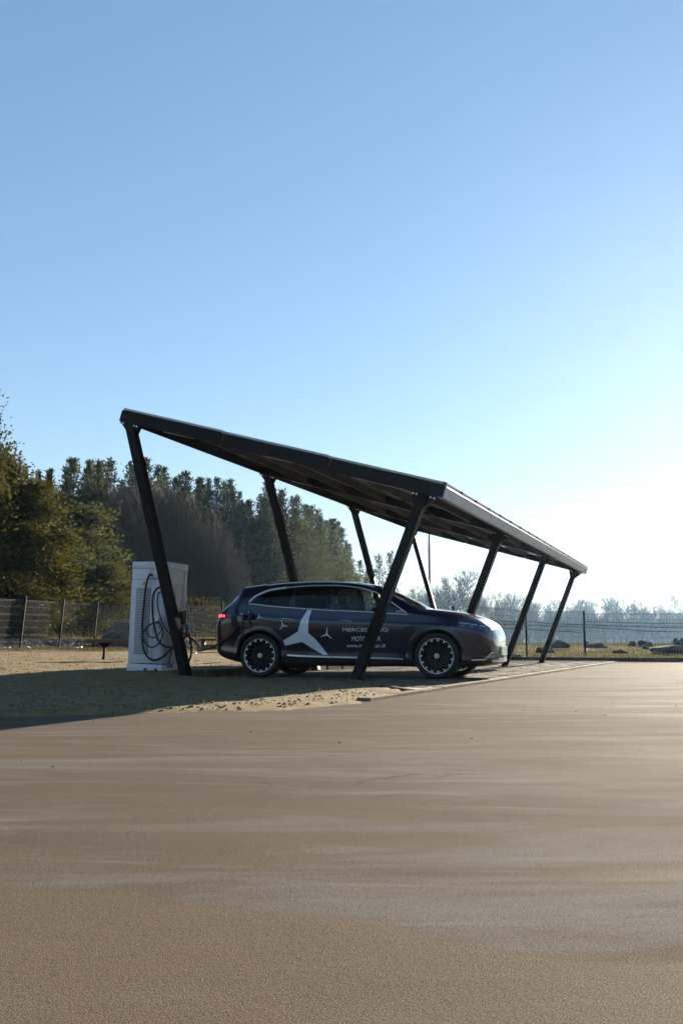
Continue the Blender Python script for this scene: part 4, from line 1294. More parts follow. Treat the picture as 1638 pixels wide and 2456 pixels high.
# ------------------------------------------------------------------ fences
def fence(label, posts, hs, lean=(0, 0), panels=None, mesh_h=None, ww=0.0095):
    """posts: (x, y); hs: heights"""
    b0 = Vector((posts[0][0], posts[0][1], float(ground_z(*posts[0]))))
    f_ = tag(empty('wire_mesh_fence', b0), label, 'fence')
    base = []
    for (x, y), h in zip(posts, hs):
        z = float(ground_z(x, y)) - 0.02
        a = Vector((x, y, z)) - b0; b = a + Vector((lean[0] * h, lean[1] * h, h))
        m_ = MB(); m_.bar(a, b, 0.065, 0.05, (0, 1, 0)); m_.bar(b, b + Vector((0, 0, 0.02)), 0.075, 0.06, (0, 1, 0))
        m_.build('post', M['dark_metal'], f_)
        base.append((a, b))
    for k in range(len(posts) - 1):
        (a0, b0_), (a1, b1) = base[k], base[k + 1]
        if panels is not None and not panels[k]: continue
        m_ = MB()
        L = (a1 - a0).length; n = int(L / 0.06)
        hh = (mesh_h[k] if mesh_h else 0.94)
        t0, t1 = 0.03, hh
        for i in range(1, n):
            s = i / n
            A = a0.lerp(a1, s); B = b0_.lerp(b1, s)
            m_.bar(A.lerp(B, t0), A.lerp(B, t1), ww, ww)
        for j in range(8):
            t = t0 + (t1 - t0) * j / 7.0
            w = 0.010
            for dt in ((0, 0.022) if j in (0, 2, 5, 7) else (0,)):
                m_.bar(a0.lerp(b0_, t - dt), a1.lerp(b1, t - dt), w, w)
        m_.build('mesh_panel', M['wire'], f_, fix=False)
    return f_
fence('dark wire mesh fence with leaning posts beside the forest at far left', [(-13.0, 35.8), (-12.15, 38.0), (-11.3, 40.2), (-10.45, 42.3), (-7.45, 42.5)], [2.0, 2.0, 1.98, 1.98, 1.98], lean=(0.075, 0.0), ww=0.005)
bx = [-7.3, -5.0, -2.5, 0.0, 2.4, 4.55, 7.42, 9.76, 14.4, 18.0]
fence('long dark wire mesh fence behind the car and beyond the back kerb', [(x, 42.6 - 0.12 * (x + 10) if x < 5 else 40.35) for x in bx], [1.95] * 5 + [2.05, 1.84, 1.84, 1.84, 1.84], mesh_h=[0.94] * 4 + [0.97, 1.03, 1.0, 0.95, 0.95])
hose_px = [[(1189, 1489), (1225, 1490), (1268, 1491), (1330, 1496), (1398, 1498)], [(1189, 1497), (1268, 1499.5), (1330, 1502), (1398, 1504)], [(1195, 1505.7), (1268, 1508.8), (1330, 1513), (1398, 1517)],
           [(1402, 1490.5), (1450, 1491.5), (1500, 1493.5), (1570, 1494.5), (1660, 1495)], [(1402, 1498), (1460, 1500), (1505, 1502), (1580, 1504.5), (1660, 1506)], [(1402, 1504), (1460, 1507), (1505, 1510), (1560, 1513.5), (1660, 1516)]]
hn = ['top black hose strung on the fence between two posts behind the leaning carport post', 'middle black hose strung on the fence between the two posts', 'lowest black hose strung on the fence between the two posts',
      'top black hose strung along the fence right of the last post', 'middle black hose strung along the fence right of the last post', 'lowest black hose strung along the fence right of the last post']
for pts, lb in zip(hose_px, hn):
    m_ = MB(); m_.tube(spline([unproj(px, py, 40.25) for px, py in pts], 6), 0.019, 6)
    tag(m_.build('hose', M['cable'], None, smooth=True), lb, 'hose', 'hoses strung on the fence')

# lamp pole seen between the posts
pz = 0.2
lp = tag(empty('lamp_pole', (4.15, 47.0, pz)), 'tall slim grey lamp pole standing behind the car windscreen', 'pole')
m_ = MB(); m_.tube([(0, 0, 0), (0, 0, 5.15), (0, 0, 5.25)], [0.058, 0.056, 0.042], 12); m_.build('shaft', M['pole'], lp, smooth='angle')
m_ = MB(); m_.tube([(0, 0, 5.25), (0, 0, 6.9)], [0.042, 0.036], 12); m_.build('upper_shaft', M['pole'], lp, smooth='angle')
m_ = MB(); m_.bbox((0.3, 0, 6.92), (0.75, 0.22, 0.09), 0.03); m_.build('lamp_head', M['pole'], lp)

# ------------------------------------------------------------------ rocks, heap, litter, boards
def rock_mesh(seed, sx, sy, sz):
    b_ = bmesh.new(); bmesh.ops.create_icosphere(b_, subdivisions=3, radius=1.0)
    o_ = Vector((seed * 3.7, seed * 1.3, seed * 7.1))
    for v in b_.verts:
        p = v.co.copy()
        d = 1 + 0.38 * mnoise.noise(p * 1.1 + o_) + 0.16 * mnoise.noise(p * 2.7 + o_) 
        q = p * d
        q.z = max(q.z, -0.35)
        v.co = Vector((q.x * sx, q.y * sy, q.z * sz))
    me = bpy.data.meshes.new('rock'); b_.to_mesh(me); b_.free()
    return me
rocks = [(1612, 1570, 92, 20, 42.5, 'large dark flat rock on the grass at the right edge'),
         (1343, 1552, 42, 14, 50.0, 'dark rock on the grass just right of the leaning end post'),
         (1516, 1548, 17, 10, 52.0, 'small dark rock at the left of a row on the grass bank'),
         (1541, 1549, 24, 13, 53.0, 'rounded dark rock in the middle of the row on the bank'),
         (1557, 1549, 18, 9, 51.0, 'small low rock behind the row of rocks on the bank'),
         (1549, 1556, 20, 7, 48.0, 'low rock in front of the row of rocks on the bank'),
         (1622, 1546, 20, 13, 54.0, 'pointed rock leaning left on the bank at the right edge'),
         (1640, 1548, 24, 16, 55.0, 'pointed rock cut by the right edge of the picture'),
         (1405, 1546, 16, 8, 52.0, 'small square rock behind the last fence post'),
         (1430, 1553, 60, 9, 49.0, 'long low rock on the grass right of the last fence post'),
         (1307, 1564, 46, 13, 44.0, 'dark flat rock behind the end post of the carport'),
         (1488, 1566, 36, 7, 43.5, 'small sunken rock in the grass left of the large flat rock')]
for i, (px, py, w, h, Y, lb) in enumerate(rocks):
    p = unproj(px, py, Y); s = Y / 2388.0
    me = rock_mesh(i + 1, w * s * 0.52, w * s * 0.40, h * s * 0.95)
    o = link('rock', me, M['rock'], None, smooth=True)
    o.location = (p.x, p.y, p.z + h * s * 0.15); o.rotation_euler = (0, 0, i * 0.3 - 0.8)
    tag(o, lb, 'rock', 'rocks on the grass bank')
# stone heap beyond the left fence
b_ = bmesh.new(); bmesh.ops.create_grid(b_, x_segments=40, y_segments=30, size=1.0)
for v in b_.verts:
    x, y = v.co.x, v.co.y
    r2 = min(1.0, (abs(x) ** 5 + abs(y) ** 3))
    z = (1 - r2) ** 0.6 * 1.36 * (1 + 0.10 * math.sin(x * 3.1 + 0.9)) if r2 < 1 else -0.15
    z += 0.13 * mnoise.noise(Vector((x * 3, y * 3, 0.3))) + 0.08 * mnoise.noise(Vector((x * 9, y * 9, 2.3)))
    v.co = Vector((x * 1.75, y * 1.6, z))
me = bpy.data.meshes.new('stone_heap'); b_.to_mesh(me); b_.free()
o = link('stone_heap', me, M['gravel'], None, smooth=True); o.location = (-9.15, 45.2, 0.38); o.scale = (0.92, 0.92, 0.93)
tag(o, 'dark grey heap of gravel behind the bench and left fence', 'gravel heap')
rng = random.Random(31)
hp = MB()
tmpl = MB(); tmpl.box((0, 0, 0), (1, 1, 0.7))
for k in range(900):
    x, y = rng.uniform(-0.95, 0.95), rng.uniform(-0.95, 0.3)
    r2 = abs(x) ** 5 + abs(y) ** 3
    if r2 > 1: continue
    z = (1 - r2) ** 0.6 * 1.36 * (1 + 0.10 * math.sin(x * 3.1 + 0.9)) + 0.10 * mnoise.noise(Vector((x * 3, y * 3, 0.3)))
    s = rng.uniform(0.03, 0.085)
    Mr = Matrix.Rotation(rng.uniform(0, 6), 3, 'Z') @ Matrix.Rotation(rng.uniform(-.6, .6), 3, 'X')
    hp.add([Mr @ (Vector(v) * s) + Vector((x * 1.75, y * 1.6, z)) for v in tmpl.v], tmpl.f)
ho = hp.build('heap_stones', M['gravel'], o, fix=False); ho['kind'] = 'stuff'

# gravel along the bank beyond the left fence
gv = MB()
for k in range(5200):
    x, y = rng.uniform(-22, -6.5), rng.gauss(45.6, 1.5)
    z = float(0.44 + 0.42 * math.exp(-((y - 47) / 2.2) ** 2))
    s = rng.uniform(0.03, 0.10)
    Mr = Matrix.Rotation(rng.uniform(0, 6), 3, 'Z') @ Matrix.Rotation(rng.uniform(-.6, .6), 3, 'X')
    gv.add([Mr @ (Vector(v) * s) + Vector((x, y, z)) for v in tmpl.v], tmpl.f)
stuff(gv.build('gravel_bank', M['gravel'], None, fix=False), 'pale grey gravel lying along the bank beyond the left fence', 'gravel')

# pebbles and clods on the sand
pb = MB()
for k in range(4200):
    Y = 8 + 30 * rng.random() ** 1.4; px = rng.uniform(-40, 900)
    p = unproj(px, 1600, Y); x, y = p.x, p.y
    c, e = to_ce(x, y)
    if c > float(yard_edge(e)) - 0.15 or (e > -0.3 and c > -3.35): continue
    s = rng.uniform(0.008, 0.022) * (1.6 if rng.random() < 0.06 else 1)
    z = float(ground_z(x, y)) + s * 0.15
    Mr = Matrix.Rotation(rng.uniform(0, 6), 3, 'Z') @ Matrix.Rotation(rng.uniform(-.6, .6), 3, 'X')
    pb.add([Mr @ (Vector(v) * s) + Vector((x, y, z)) for v in tmpl.v], tmpl.f)
stuff(pb.build('sand_pebbles', M['pebble'], None, fix=False), 'small stones and clods strewn over the sand', 'pebbles')
yg = MB()
for k in range(46):
    Y = 4.5 + 22 * rng.random() ** 1.3; px = rng.uniform(0, 1638)
    p = unproj(px, 1700, Y); x, y = p.x, p.y
    c, e = to_ce(x, y)
    if c < float(yard_edge(e)) + 0.3: continue
    s = rng.uniform(0.004, 0.010)
    Mr = Matrix.Rotation(rng.uniform(0, 6), 3, 'Z')
    yg.add([Mr @ (Vector(v) * s) + Vector((x, y, -0.03 + s * 0.3)) for v in tmpl.v], tmpl.f)
stuff(yg.build('yard_grit', M['pebble'], None, fix=False), 'few tiny stones lying on the paved yard', 'grit')

# litter
def litter(px, py, Y, w, h, lb, seed):
    p = unproj(px, py, Y); s = Y / 2388.0
    b_ = bmesh.new(); bmesh.ops.create_grid(b_, x_segments=5, y_segments=4, size=0.5)
    for v in b_.verts:
        v.co = Vector((v.co.x * w * s, v.co.y * 0.22, h * s * (0.5 + 0.7 * mnoise.noise(Vector((v.co.x * 3 + seed, v.co.y * 3, seed))))))
    r_ = bmesh.ops.extrude_face_region(b_, geom=b_.faces[:])
    for g in r_['geom']:
        if isinstance(g, bmesh.types.BMVert): g.co.z += 0.012
    bmesh.ops.recalc_face_normals(b_, faces=b_.faces[:])
    me = bpy.data.meshes.new('litter_scrap'); b_.to_mesh(me); b_.free()
    o = link('litter_scrap', me, M['litter'], None); o.location = (p.x, p.y, max(p.z, float(ground_z(p.x, p.y)) + 0.01))
    tag(o, lb, 'litter', 'white scraps by the fence')
litter(19, 1556, 36.5, 12, 5, 'white scrap at the far left end of the grass strip', 1)
litter(67, 1555, 36.5, 9, 5, 'white scrap just right of the leftmost fence post', 2)
litter(184, 1556, 38.0, 10, 6, 'white scrap left of the bench by the fence', 3)
litter(195, 1554, 38.2, 5, 4, 'tiny white scrap nearest the bench', 4)
litter(468, 1569, 27.0, 8, 3, 'white scrap on sand between the charger and the car', 5)
# board stack behind
bo_ = tag(empty('board_stack', unproj(495, 1556, 34.0)), 'low stack of dark boards between the charger and the car rear', 'boards')
for k, (dx, dz, L) in enumerate(((0.0, 0.02, 1.6), (0.1, 0.10, 1.5), (-0.05, 0.30, 1.3))):
    m_ = MB(); m_.bbox((dx + 0.5, 0.02 * k, dz), (L, 0.5 - 0.1 * k, 0.07), 0.006, Matrix.Rotation(0.05 * (k - 1), 3, 'Z')); m_.build('board', M['board'], bo_)
m_ = MB()
for x in (-0.1, 1.0): m_.box((x, 0, 0.2), (0.12, 0.3, 0.13))
m_.build('bearer', M['board'], bo_)
# broken brick by the back kerb
p = unproj(1233, 1577, 39.6)
m_ = MB(); m_.bbox((0, 0, 0.06), (0.46, 0.22, 0.16), 0.02); m_.bbox((0.30, 0.02, 0.05), (0.16, 0.2, 0.14), 0.02)
o = tag(m_.build('brick_piece', M['brick'], None), 'reddish broken brick piece on the grass behind the back kerb', 'brick'); o.location = (p.x, p.y + 0.6, float(ground_z(p.x, p.y + 0.6)))

# ------------------------------------------------------------------ grass
def blades(name, pts, hmin, hmax, mat, seed, wid=0.012):
    r_ = np.random.default_rng(seed); n = len(pts)
    h = r_.uniform(hmin, hmax, n); a = r_.uniform(0, 2*math.pi, n); l = r_.uniform(0.0, 0.6, n)
    d = np.stack([np.cos(a), np.sin(a), np.zeros(n)], 1)
    s = np.stack([-np.sin(a + r_.uniform(-1, 1, n)), np.cos(a), np.zeros(n)], 1)
    w = (wid * r_.uniform(0.6, 1.4, n))[:, None]
    top = pts + d * (l * h)[:, None] + np.array([0, 0, 1.0]) * h[:, None]
    V_ = np.stack([pts - s * w, pts + s * w, top], 1).reshape(-1, 3)
    return np_mesh(name, V_, np.arange(3 * n).reshape(-1, 3), mat)
rg = np.random.default_rng(5)
def scatter(n, x0, x1, y0, y1, cond=None):
    x = rg.uniform(x0, x1, n); y = rg.uniform(y0, y1, n)
    if cond is not None:
        k = cond(x, y); x, y = x[k], y[k]
    return np.stack([x, y, ground_z(x, y) - 0.01], 1)
pts = scatter(52000, 2.5, 24, 36, 64, lambda x, y: (y > kerb_y(x) + 0.2) & (fbm(x * 0.9, y * 0.9, 3, 13) > -0.22))
stuff(blades('grass_bank', pts, 0.05, 0.20, M['grass'], 1, 0.014), 'short backlit grass on the bank beyond the kerb', 'grass')
pts = scatter(16000, -16, -4.5, 33, 41.5, lambda x, y: (fbm(x * 1.1, y * 1.1, 3, 15) + 0.13 * (y - 37.5) > -0.12))
stuff(blades('grass_strip', pts, 0.03, 0.11, M['grass'], 2, 0.012), 'thin green grass strip in front of the left fence', 'grass')
pts = scatter(22000, -26, 3, 48.5, 62, lambda x, y: fbm(x * 0.7, y * 0.7, 3, 16) > -0.15)
stuff(blades('dry_grass', pts, 0.25, 0.75, M['dry'], 3, 0.02), 'tall dry ochre grass at the foot of the forest', 'grass')
pts = scatter(260, -3.5, 1.6, 8.8, 13, lambda x, y: (to_ce(x, y)[0] < yard_edge(to_ce(x, y)[1]) - 0.1) & (to_ce(x, y)[0] > yard_edge(to_ce(x, y)[1]) - 1.3) & (fbm(x * 4, y * 4, 2, 19) > 0.12))
stuff(blades('sparse_weeds', pts, 0.03, 0.10, M['grass'], 4, 0.006), 'few thin weeds on the sand near the yard edge', 'weeds')

# ------------------------------------------------------------------ trees
def tubes(name, segs, n=3):
    """segs: array (m, 8): a xyz, b xyz, ra, rb -> mesh"""
    S = np.asarray(segs, float); m_n = len(S)
    a, b, ra, rb = S[:, 0:3], S[:, 3:6], S[:, 6], S[:, 7]
    t = b - a; t /= np.maximum(np.linalg.norm(t, axis=1, keepdims=True), 1e-6)
    ref = np.where(np.abs(t[:, 2:3]) > 0.9, np.array([[1.0, 0, 0]]), np.array([[0, 0, 1.0]]))
    u = np.cross(t, ref); u /= np.maximum(np.linalg.norm(u, axis=1, keepdims=True), 1e-6)
    w = np.cross(t, u)
    V_ = []
    for q, r_ in ((a, ra), (b, rb)):
        for k in range(n):
            th = 2 * math.pi * k / n
            V_.append(q + (u * math.cos(th) + w * math.sin(th)) * r_[:, None])
    V_ = np.stack(V_, 1).reshape(-1, 3)
    base = (np.arange(m_n) * 2 * n)[:, None]
    F_ = []
    for k in range(n):
        k2 = (k + 1) % n
        F_.append(np.concatenate([base + k, base + k2, base + n + k2, base + n + k], 1))
    F_ = np.stack(F_, 1).reshape(-1, 4)
    me = bpy.data.meshes.new(name)
    me.vertices.add(len(V_)); me.vertices.foreach_set('co', V_.astype(np.float32).ravel())
    me.loops.add(F_.size); me.loops.foreach_set('vertex_index', F_.astype(np.int32).ravel())
    me.polygons.add(len(F_)); me.polygons.foreach_set('loop_start', np.arange(0, F_.size, 4, dtype=np.int32)); me.polygons.foreach_set('loop_total', np.full(len(F_), 4, np.int32))
    me.update(calc_edges=True)
    return me

def leaf_cards(name, P, D, L, Wd, seed):
    """elongated diamond leaves"""
    r_ = np.random.default_rng(seed); n = len(P)
    D = D / np.maximum(np.linalg.norm(D, axis=1, keepdims=True), 1e-6)
    q = r_.normal(size=(n, 3)); s = np.cross(D, q); s /= np.maximum(np.linalg.norm(s, axis=1, keepdims=True), 1e-6)
    nn = np.cross(D, s)
    L = L[:, None]; Wd = Wd[:, None]
    V_ = np.stack([P - D * L * 0.5, P + s * Wd * 0.5 + nn * Wd * 0.25, P + D * L * 0.5, P - s * Wd * 0.5 + nn * Wd * 0.25], 1).reshape(-1, 3)
    F_ = np.arange(4 * n, dtype=np.int32).reshape(-1, 4)
    me = bpy.data.meshes.new(name)
    me.vertices.add(len(V_)); me.vertices.foreach_set('co', V_.astype(np.float32).ravel())
    me.loops.add(F_.size); me.loops.foreach_set('vertex_index', F_.ravel())
    me.polygons.add(n); me.polygons.foreach_set('loop_start', np.arange(0, F_.size, 4, dtype=np.int32)); me.polygons.foreach_set('loop_total', np.full(n, 4, np.int32))
    me.update(calc_edges=True)
    return me

def pine(seed, H=17.0, R0=2.6, z0=0.18, dens=1.0, card=0.34, whorl=0.62, taper=0.75, per=16):
    r_ = np.random.default_rng(seed)
    segs, P, D, Ls = [], [], [], []
    lean = r_.normal(0, 0.012, 2)
    N = 10
    for k in range(N):
        a = H * k / N; b = H * (k + 1) / N
        segs.append([lean[0]*a, lean[1]*a, a, lean[0]*b, lean[1]*b, b, 0.17 * (1 - k / N) + 0.02, 0.17 * (1 - (k + 1) / N) + 0.02])
    z = H * z0
    while z < H - 0.15:
        t = (z - H * z0) / (H * (1 - z0))
        Rz = R0 * (1 - t) ** taper * (0.55 + 0.45 * min(1, t * 4 + 0.25)) + 0.25
        nb = r_.integers(4, 7); ph = r_.uniform(0, 6.28)
        for k in range(nb):
            if r_.random() < 0.10: continue
            az = ph + k * 6.283 / nb + r_.normal(0, 0.25)
            ln = Rz * r_.uniform(0.62, 1.18)
            el = (0.10 + 0.75 * t) + r_.normal(0, 0.14)
            dr = np.array([math.cos(az) * math.cos(el), math.sin(az) * math.cos(el), math.sin(el)])
            p0 = np.array([lean[0] * z, lean[1] * z, z])
            p1 = p0 + dr * ln * 0.6; p2 = p0 + dr * ln + np.array([0, 0, 0.12 * ln])
            segs.append([*p0, *p1, 0.035 * (1 - t) + 0.012, 0.02]); segs.append([*p1, *p2, 0.02, 0.006])
            nt = max(3, int(per * dens * (ln / R0 * 0.85 + 0.22)))
            ss = r_.uniform(0.22, 1.0, nt) ** 0.75
            q = p0 + np.outer(ss * ln, dr) + np.outer((ss > 0.6) * (ss - 0.6) * 0.3 * ln, [0, 0, 1])
            q = q + r_.normal(0, 1, (nt, 3)) * (0.10 + 0.16 * ln * (0.35 + 0.65 * (1 - np.abs(ss - 0.55)))[:, None] * 0.55)
            P.append(q); D.append(dr + r_.normal(0, 0.55, (nt, 3)) + np.array([0, 0, 0.35])); Ls.append(np.full(nt, card) * r_.uniform(0.6, 1.35, nt))
        z += whorl * r_.uniform(0.75, 1.25) * (1 - 0.35 * t)
    # leader shoots at the tip
    for k in range(22):
        p = np.array([lean[0]*H, lean[1]*H, H - r_.uniform(0, 0.9)]); p[:2] += r_.normal(0, 0.10, 2)
        P.append(p[None]); D.append(np.array([[r_.normal(0, .3), r_.normal(0, .3), 1.0]])); Ls.append(np.array([card * 1.2]))
    P = np.concatenate(P); D = np.concatenate(D); Ls = np.concatenate(Ls)
    return tubes('trunk', segs, 5), leaf_cards('crown', P, D, Ls, Ls * 0.30, seed + 1)

def broad(seed, H, RX, card, n, z0=0.05):
    """leafy, clumped crown on a branching stem"""
    r_ = np.random.default_rng(seed)
    segs, P, D = [], [], []
    for k in range(6):
        segs.append([0, 0, H * k / 7, 0.04 * k * r_.normal(), 0.04 * k * r_.normal(), H * (k + 1) / 7, 0.13 * (1 - k / 7), 0.13 * (1 - (k + 1) / 7)])
    ncl = 46
    for k in range(ncl):
        z = H * (z0 + (1 - z0) * r_.random() ** 0.9)
        t = z / H; rr = RX * (math.sin(math.pi * min(0.97, 0.12 + 0.80 * t)) ** 0.7) * (1.0 if t < 0.6 else (1 - (t - 0.6) / 0.55)) 
        az = r_.uniform(0, 6.28); rad = rr * r_.uniform(0.25, 1.0) ** 0.6
        c = np.array([math.cos(az) * rad, math.sin(az) * rad, z]); s = r_.uniform(0.35, 0.85) * RX * 0.42
        segs.append([0, 0, z * 0.75, *c, 0.035, 0.008])
        m_n = int(n / ncl)
        q = c + r_.normal(0, 1, (m_n, 3)) * np.array([s, s, s * 0.55])
        P.append(q); dd = (q - c); D.append(dd + r_.normal(0, 0.5, (m_n, 3)) * s + np.array([0, 0, 0.2]))
    P = np.concatenate(P); D = np.concatenate(D)
    P[:, 2] = np.maximum(P[:, 2], 0.05)
    L = card * r_.uniform(0.6, 1.4, len(P))
    return tubes('trunk', segs, 5), leaf_cards('crown', P, D, L, L * 0.55, seed + 1)

def bare(seed, H, levels=5, spread=0.62, trunk_r=0.18, upright=0.25, kids=(3, 5), first=0.28, ratio=0.66):
    r_ = np.random.default_rng(seed)
    segs = []; twigs = []
    def grow(p, d, L, r0, lev):
        nseg = 4 if lev < 2 else 3
        q = p.copy(); dd = d.copy()
        pts = [q.copy()]
        for k in range(nseg):
            dd = dd + r_.normal(0, 0.13, 3) + np.array([0, 0, upright * 0.22]); dd /= np.linalg.norm(dd)
            q = q + dd * (L / nseg); pts.append(q.copy())
            ra = r0 * (1 - 0.6 * k / nseg); rb = r0 * (1 - 0.6 * (k + 1) / nseg)
            (segs if lev < 2 else twigs).append([*pts[-2], *pts[-1], max(ra, 0.030), max(rb, 0.022)])
        if lev >= levels: return
        nk = r_.integers(kids[0], kids[1] + 1)
        for k in range(nk):
            s = r_.uniform(first if lev == 0 else 0.25, 1.0)
            if k == 0: s = 1.0
            i = min(int(s * nseg), nseg - 1); f_ = s * nseg - i
            b_ = pts[i] + (pts[i + 1] - pts[i]) * f_
            ax = r_.normal(size=3); ax -= dd * ax.dot(dd); ax /= np.linalg.norm(ax)
            ang = spread * r_.uniform(0.5, 1.25) * (0.35 if k == 0 else 1.0)
            nd = dd * math.cos(ang) + ax * math.sin(ang) + np.array([0, 0, upright * 0.5]); nd /= np.linalg.norm(nd)
            grow(b_, nd, L * ratio * r_.uniform(0.75, 1.15), max(r0 * 0.52, 0.022), lev + 1)
    grow(np.zeros(3), np.array([0, 0, 1.0]), H * 0.42, trunk_r, 0)
    return tubes('trunk', segs, 5), tubes('crown', twigs, 3)

def brush(seed, H):
    """upright, twiggy young trees: a thin stem with many steep fine twigs"""
    r_ = np.random.default_rng(seed)
    segs, tw = [], []
    for st_ in range(3):
        b0 = np.array([*r_.normal(0, 0.7, 2), 0.0]); h = H * r_.uniform(0.7, 1.0); ln = r_.normal(0, 0.05, 2)
        top = b0 + np.array([ln[0] * h, ln[1] * h, h])
        for k in range(6): 
            a = b0 + (top - b0) * k / 6; b = b0 + (top - b0) * (k + 1) / 6
            segs.append([*a, *b, 0.07 * (1 - k / 6) + 0.012, 0.07 * (1 - (k + 1) / 6) + 0.012])
        for k in range(60):
            s = r_.uniform(0.12, 0.98); p = b0 + (top - b0) * s
            az = r_.uniform(0, 6.28); el = r_.uniform(0.75, 1.35)
            L = (1 - s) * H * 0.28 + r_.uniform(0.5, 1.2)
            d = np.array([math.cos(az) * math.cos(el), math.sin(az) * math.cos(el), math.sin(el)])
            q = p + d * L * 0.5; e_ = q + (d + r_.normal(0, 0.15, 3)) * L * 0.5
            tw.append([*p, *q, 0.024, 0.018]); tw.append([*q, *e_, 0.018, 0.010])
            for j in range(6):
                s2 = r_.uniform(0.2, 1.0); b = p + (e_ - p) * s2
                d2 = d + r_.normal(0, 0.42, 3); d2 /= np.linalg.norm(d2)
                tw.append([*b, *(b + d2 * r_.uniform(0.35, 0.95)), 0.016, 0.010])
    return tubes('trunk', segs, 4), tubes('crown', tw, 3)

def tree_obj(name, pair, mats, loc, s=1.0, rz=0.0, label='', cat='tree', group=None, sz=None):
    o = empty(name, loc, rz); o.scale = (s, s, sz or s)
    for nm, me, mt in (('trunk', pair[0], mats[0]), ('crown', pair[1], mats[1])):
        if not me.materials: me.materials.append(mt)
        c = bpy.data.objects.new(nm, me); COL.objects.link(c); c.parent = o
    tag(o, label, cat, group); return o

rng = random.Random(77)
pines = [pine(100 + k, 17.0, 2.5 + 0.25 * (k % 3), 0.27 + 0.06 * (k % 2), 1.0, 0.36, 0.60, 0.88 + 0.05 * k, 25) for k in range(5)]
pines_o = [pine(140 + k, 17.0, 2.8, 0.10, 1.0, 0.36, 0.60, 0.88, 27) for k in range(3)]
MP, MO = (M['bark'], M['needle']), (M['bark'], M['needle2'])
edge_px = [(-470, 88), (-390, 88), (-310, 88), (-235, 88), (-160, 88), (-60, 88), (40, 88), (110, 90), (165, 90), (215, 91), (262, 91), (310, 91), (360, 92), (400, 93), (440, 94), (478, 97), (520, 100), (556, 101), (590, 102), (622, 103), (655, 104), (685, 107), (712, 111), (738, 114), (762, 120), (782, 127), (800, 134), (816, 143), (830, 152), (842, 163), (853, 176), (862, 190), (872, 205)]
sky_px = [(-500, 1085), (40, 1085), (110, 1102), (200, 1108), (262, 1100), (310, 1115), (360, 1100), (400, 1104), (440, 1110), (478, 1138), (520, 1152), (560, 1152), (600, 1160), (640, 1158), (690, 1176), (730, 1180), (770, 1212), (800, 1240), (830, 1285), (850, 1320), (872, 1345)]
def skyline(px):
    return float(np.interp(px, [a for a, b in sky_px], [b for a, b in sky_px]))
def put_pine(px, Y, dy, olive, label, group):
    p = unproj(px, 1551, Y); zb = float(ground_z(p.x, p.y))
    top = unproj(px, skyline(px) + dy, Y).z
    H = max(6.0, top - zb)
    pr = rng.choice(pines_o if olive else pines)
    tree_obj('pine_tree', pr, MO if olive else MP, (p.x, p.y, zb - 0.1), H / 17.0 * rng.uniform(1.0, 1.3), rng.uniform(0, 6.28), label, 'tree', group, H / 17.0)
edge_all = []
for (pa, Ya), (pb_, Yb) in zip(edge_px[:-1], edge_px[1:]):
    edge_all.append((pa, Ya))
    if -170 < pa < 800: edge_all.append(((pa + pb_) / 2, (Ya + Yb) / 2 + 2.0))
edge_all.append(edge_px[-1])
for px, Y in edge_all:
    olive = px > 575 or 100 < px < 270
    put_pine(px + rng.uniform(-6, 6), Y + rng.uniform(-1, 1), rng.uniform(-12, 45), olive,
             'olive green pine on the sunlit right part of the forest edge' if px > 575 else ('olive green pine in the forest left of the brown thicket' if olive else 'dark green pine standing along the forest edge'),
             'olive pines on the right of the forest edge' if px > 575 else ('olive pines left of the thicket' if olive else 'dark pines of the forest edge'))
for r_i, dY in enumerate((5, 11)):
    px = -470.0
    while px < 868:
        Y = float(np.interp(px, [a for a, b in edge_px], [b for a, b in edge_px])) + dY + rng.uniform(-1.5, 1.5)
        put_pine(px + rng.uniform(-8, 8), Y, rng.uniform(-6, 60), False, 'dark pine standing in the second and third rows of the forest', 'pines inside the forest')
        px += 2388 * 2.0 / Y
# dark undergrowth and trunks filling the forest interior
ug = []
rr_ = np.random.default_rng(8)
for k in range(1500):
    px = rr_.uniform(-480, 872); Y = float(np.interp(px, [a for a, b in edge_px], [b for a, b in edge_px])) + rr_.uniform(7, 30)
    p = unproj(px, 1551, Y); zb = 0.3; h = rr_.uniform(5, 12)
    ln = rr_.normal(0, 0.03, 2)
    ug.append([p.x, p.y, zb, p.x + ln[0] * h, p.y + ln[1] * h, zb + h, rr_.uniform(0.07, 0.16), 0.05])
stuff(link('forest_interior', tubes('forest_interior', ug, 4), M['bark_grey'], None), 'mass of thin trunks deep inside the pine forest', 'forest')
nu = 44000
pxs = rr_.uniform(-490, 872, nu); Ys = np.interp(pxs, [a for a, b in edge_px], [b for a, b in edge_px]) + rr_.uniform(6, 20, nu)
Pu = np.array([unproj(a, 1551, b)[:] for a, b in zip(pxs, Ys)]); tops = np.array([unproj(a, skyline(a) + 85, b).z for a, b in zip(pxs, Ys)])
Pu[:, 2] = 0.3 + (tops - 0.3) * rr_.random(nu) ** 0.85
Lu = rr_.uniform(0.5, 1.3, nu)
fb = link('forest_backdrop', leaf_cards('forest_backdrop', Pu, rr_.normal(size=(nu, 3)), Lu, Lu * 0.6, 5), M['needle'], None)
stuff(fb, 'dense dark foliage deep inside the pine forest', 'forest')

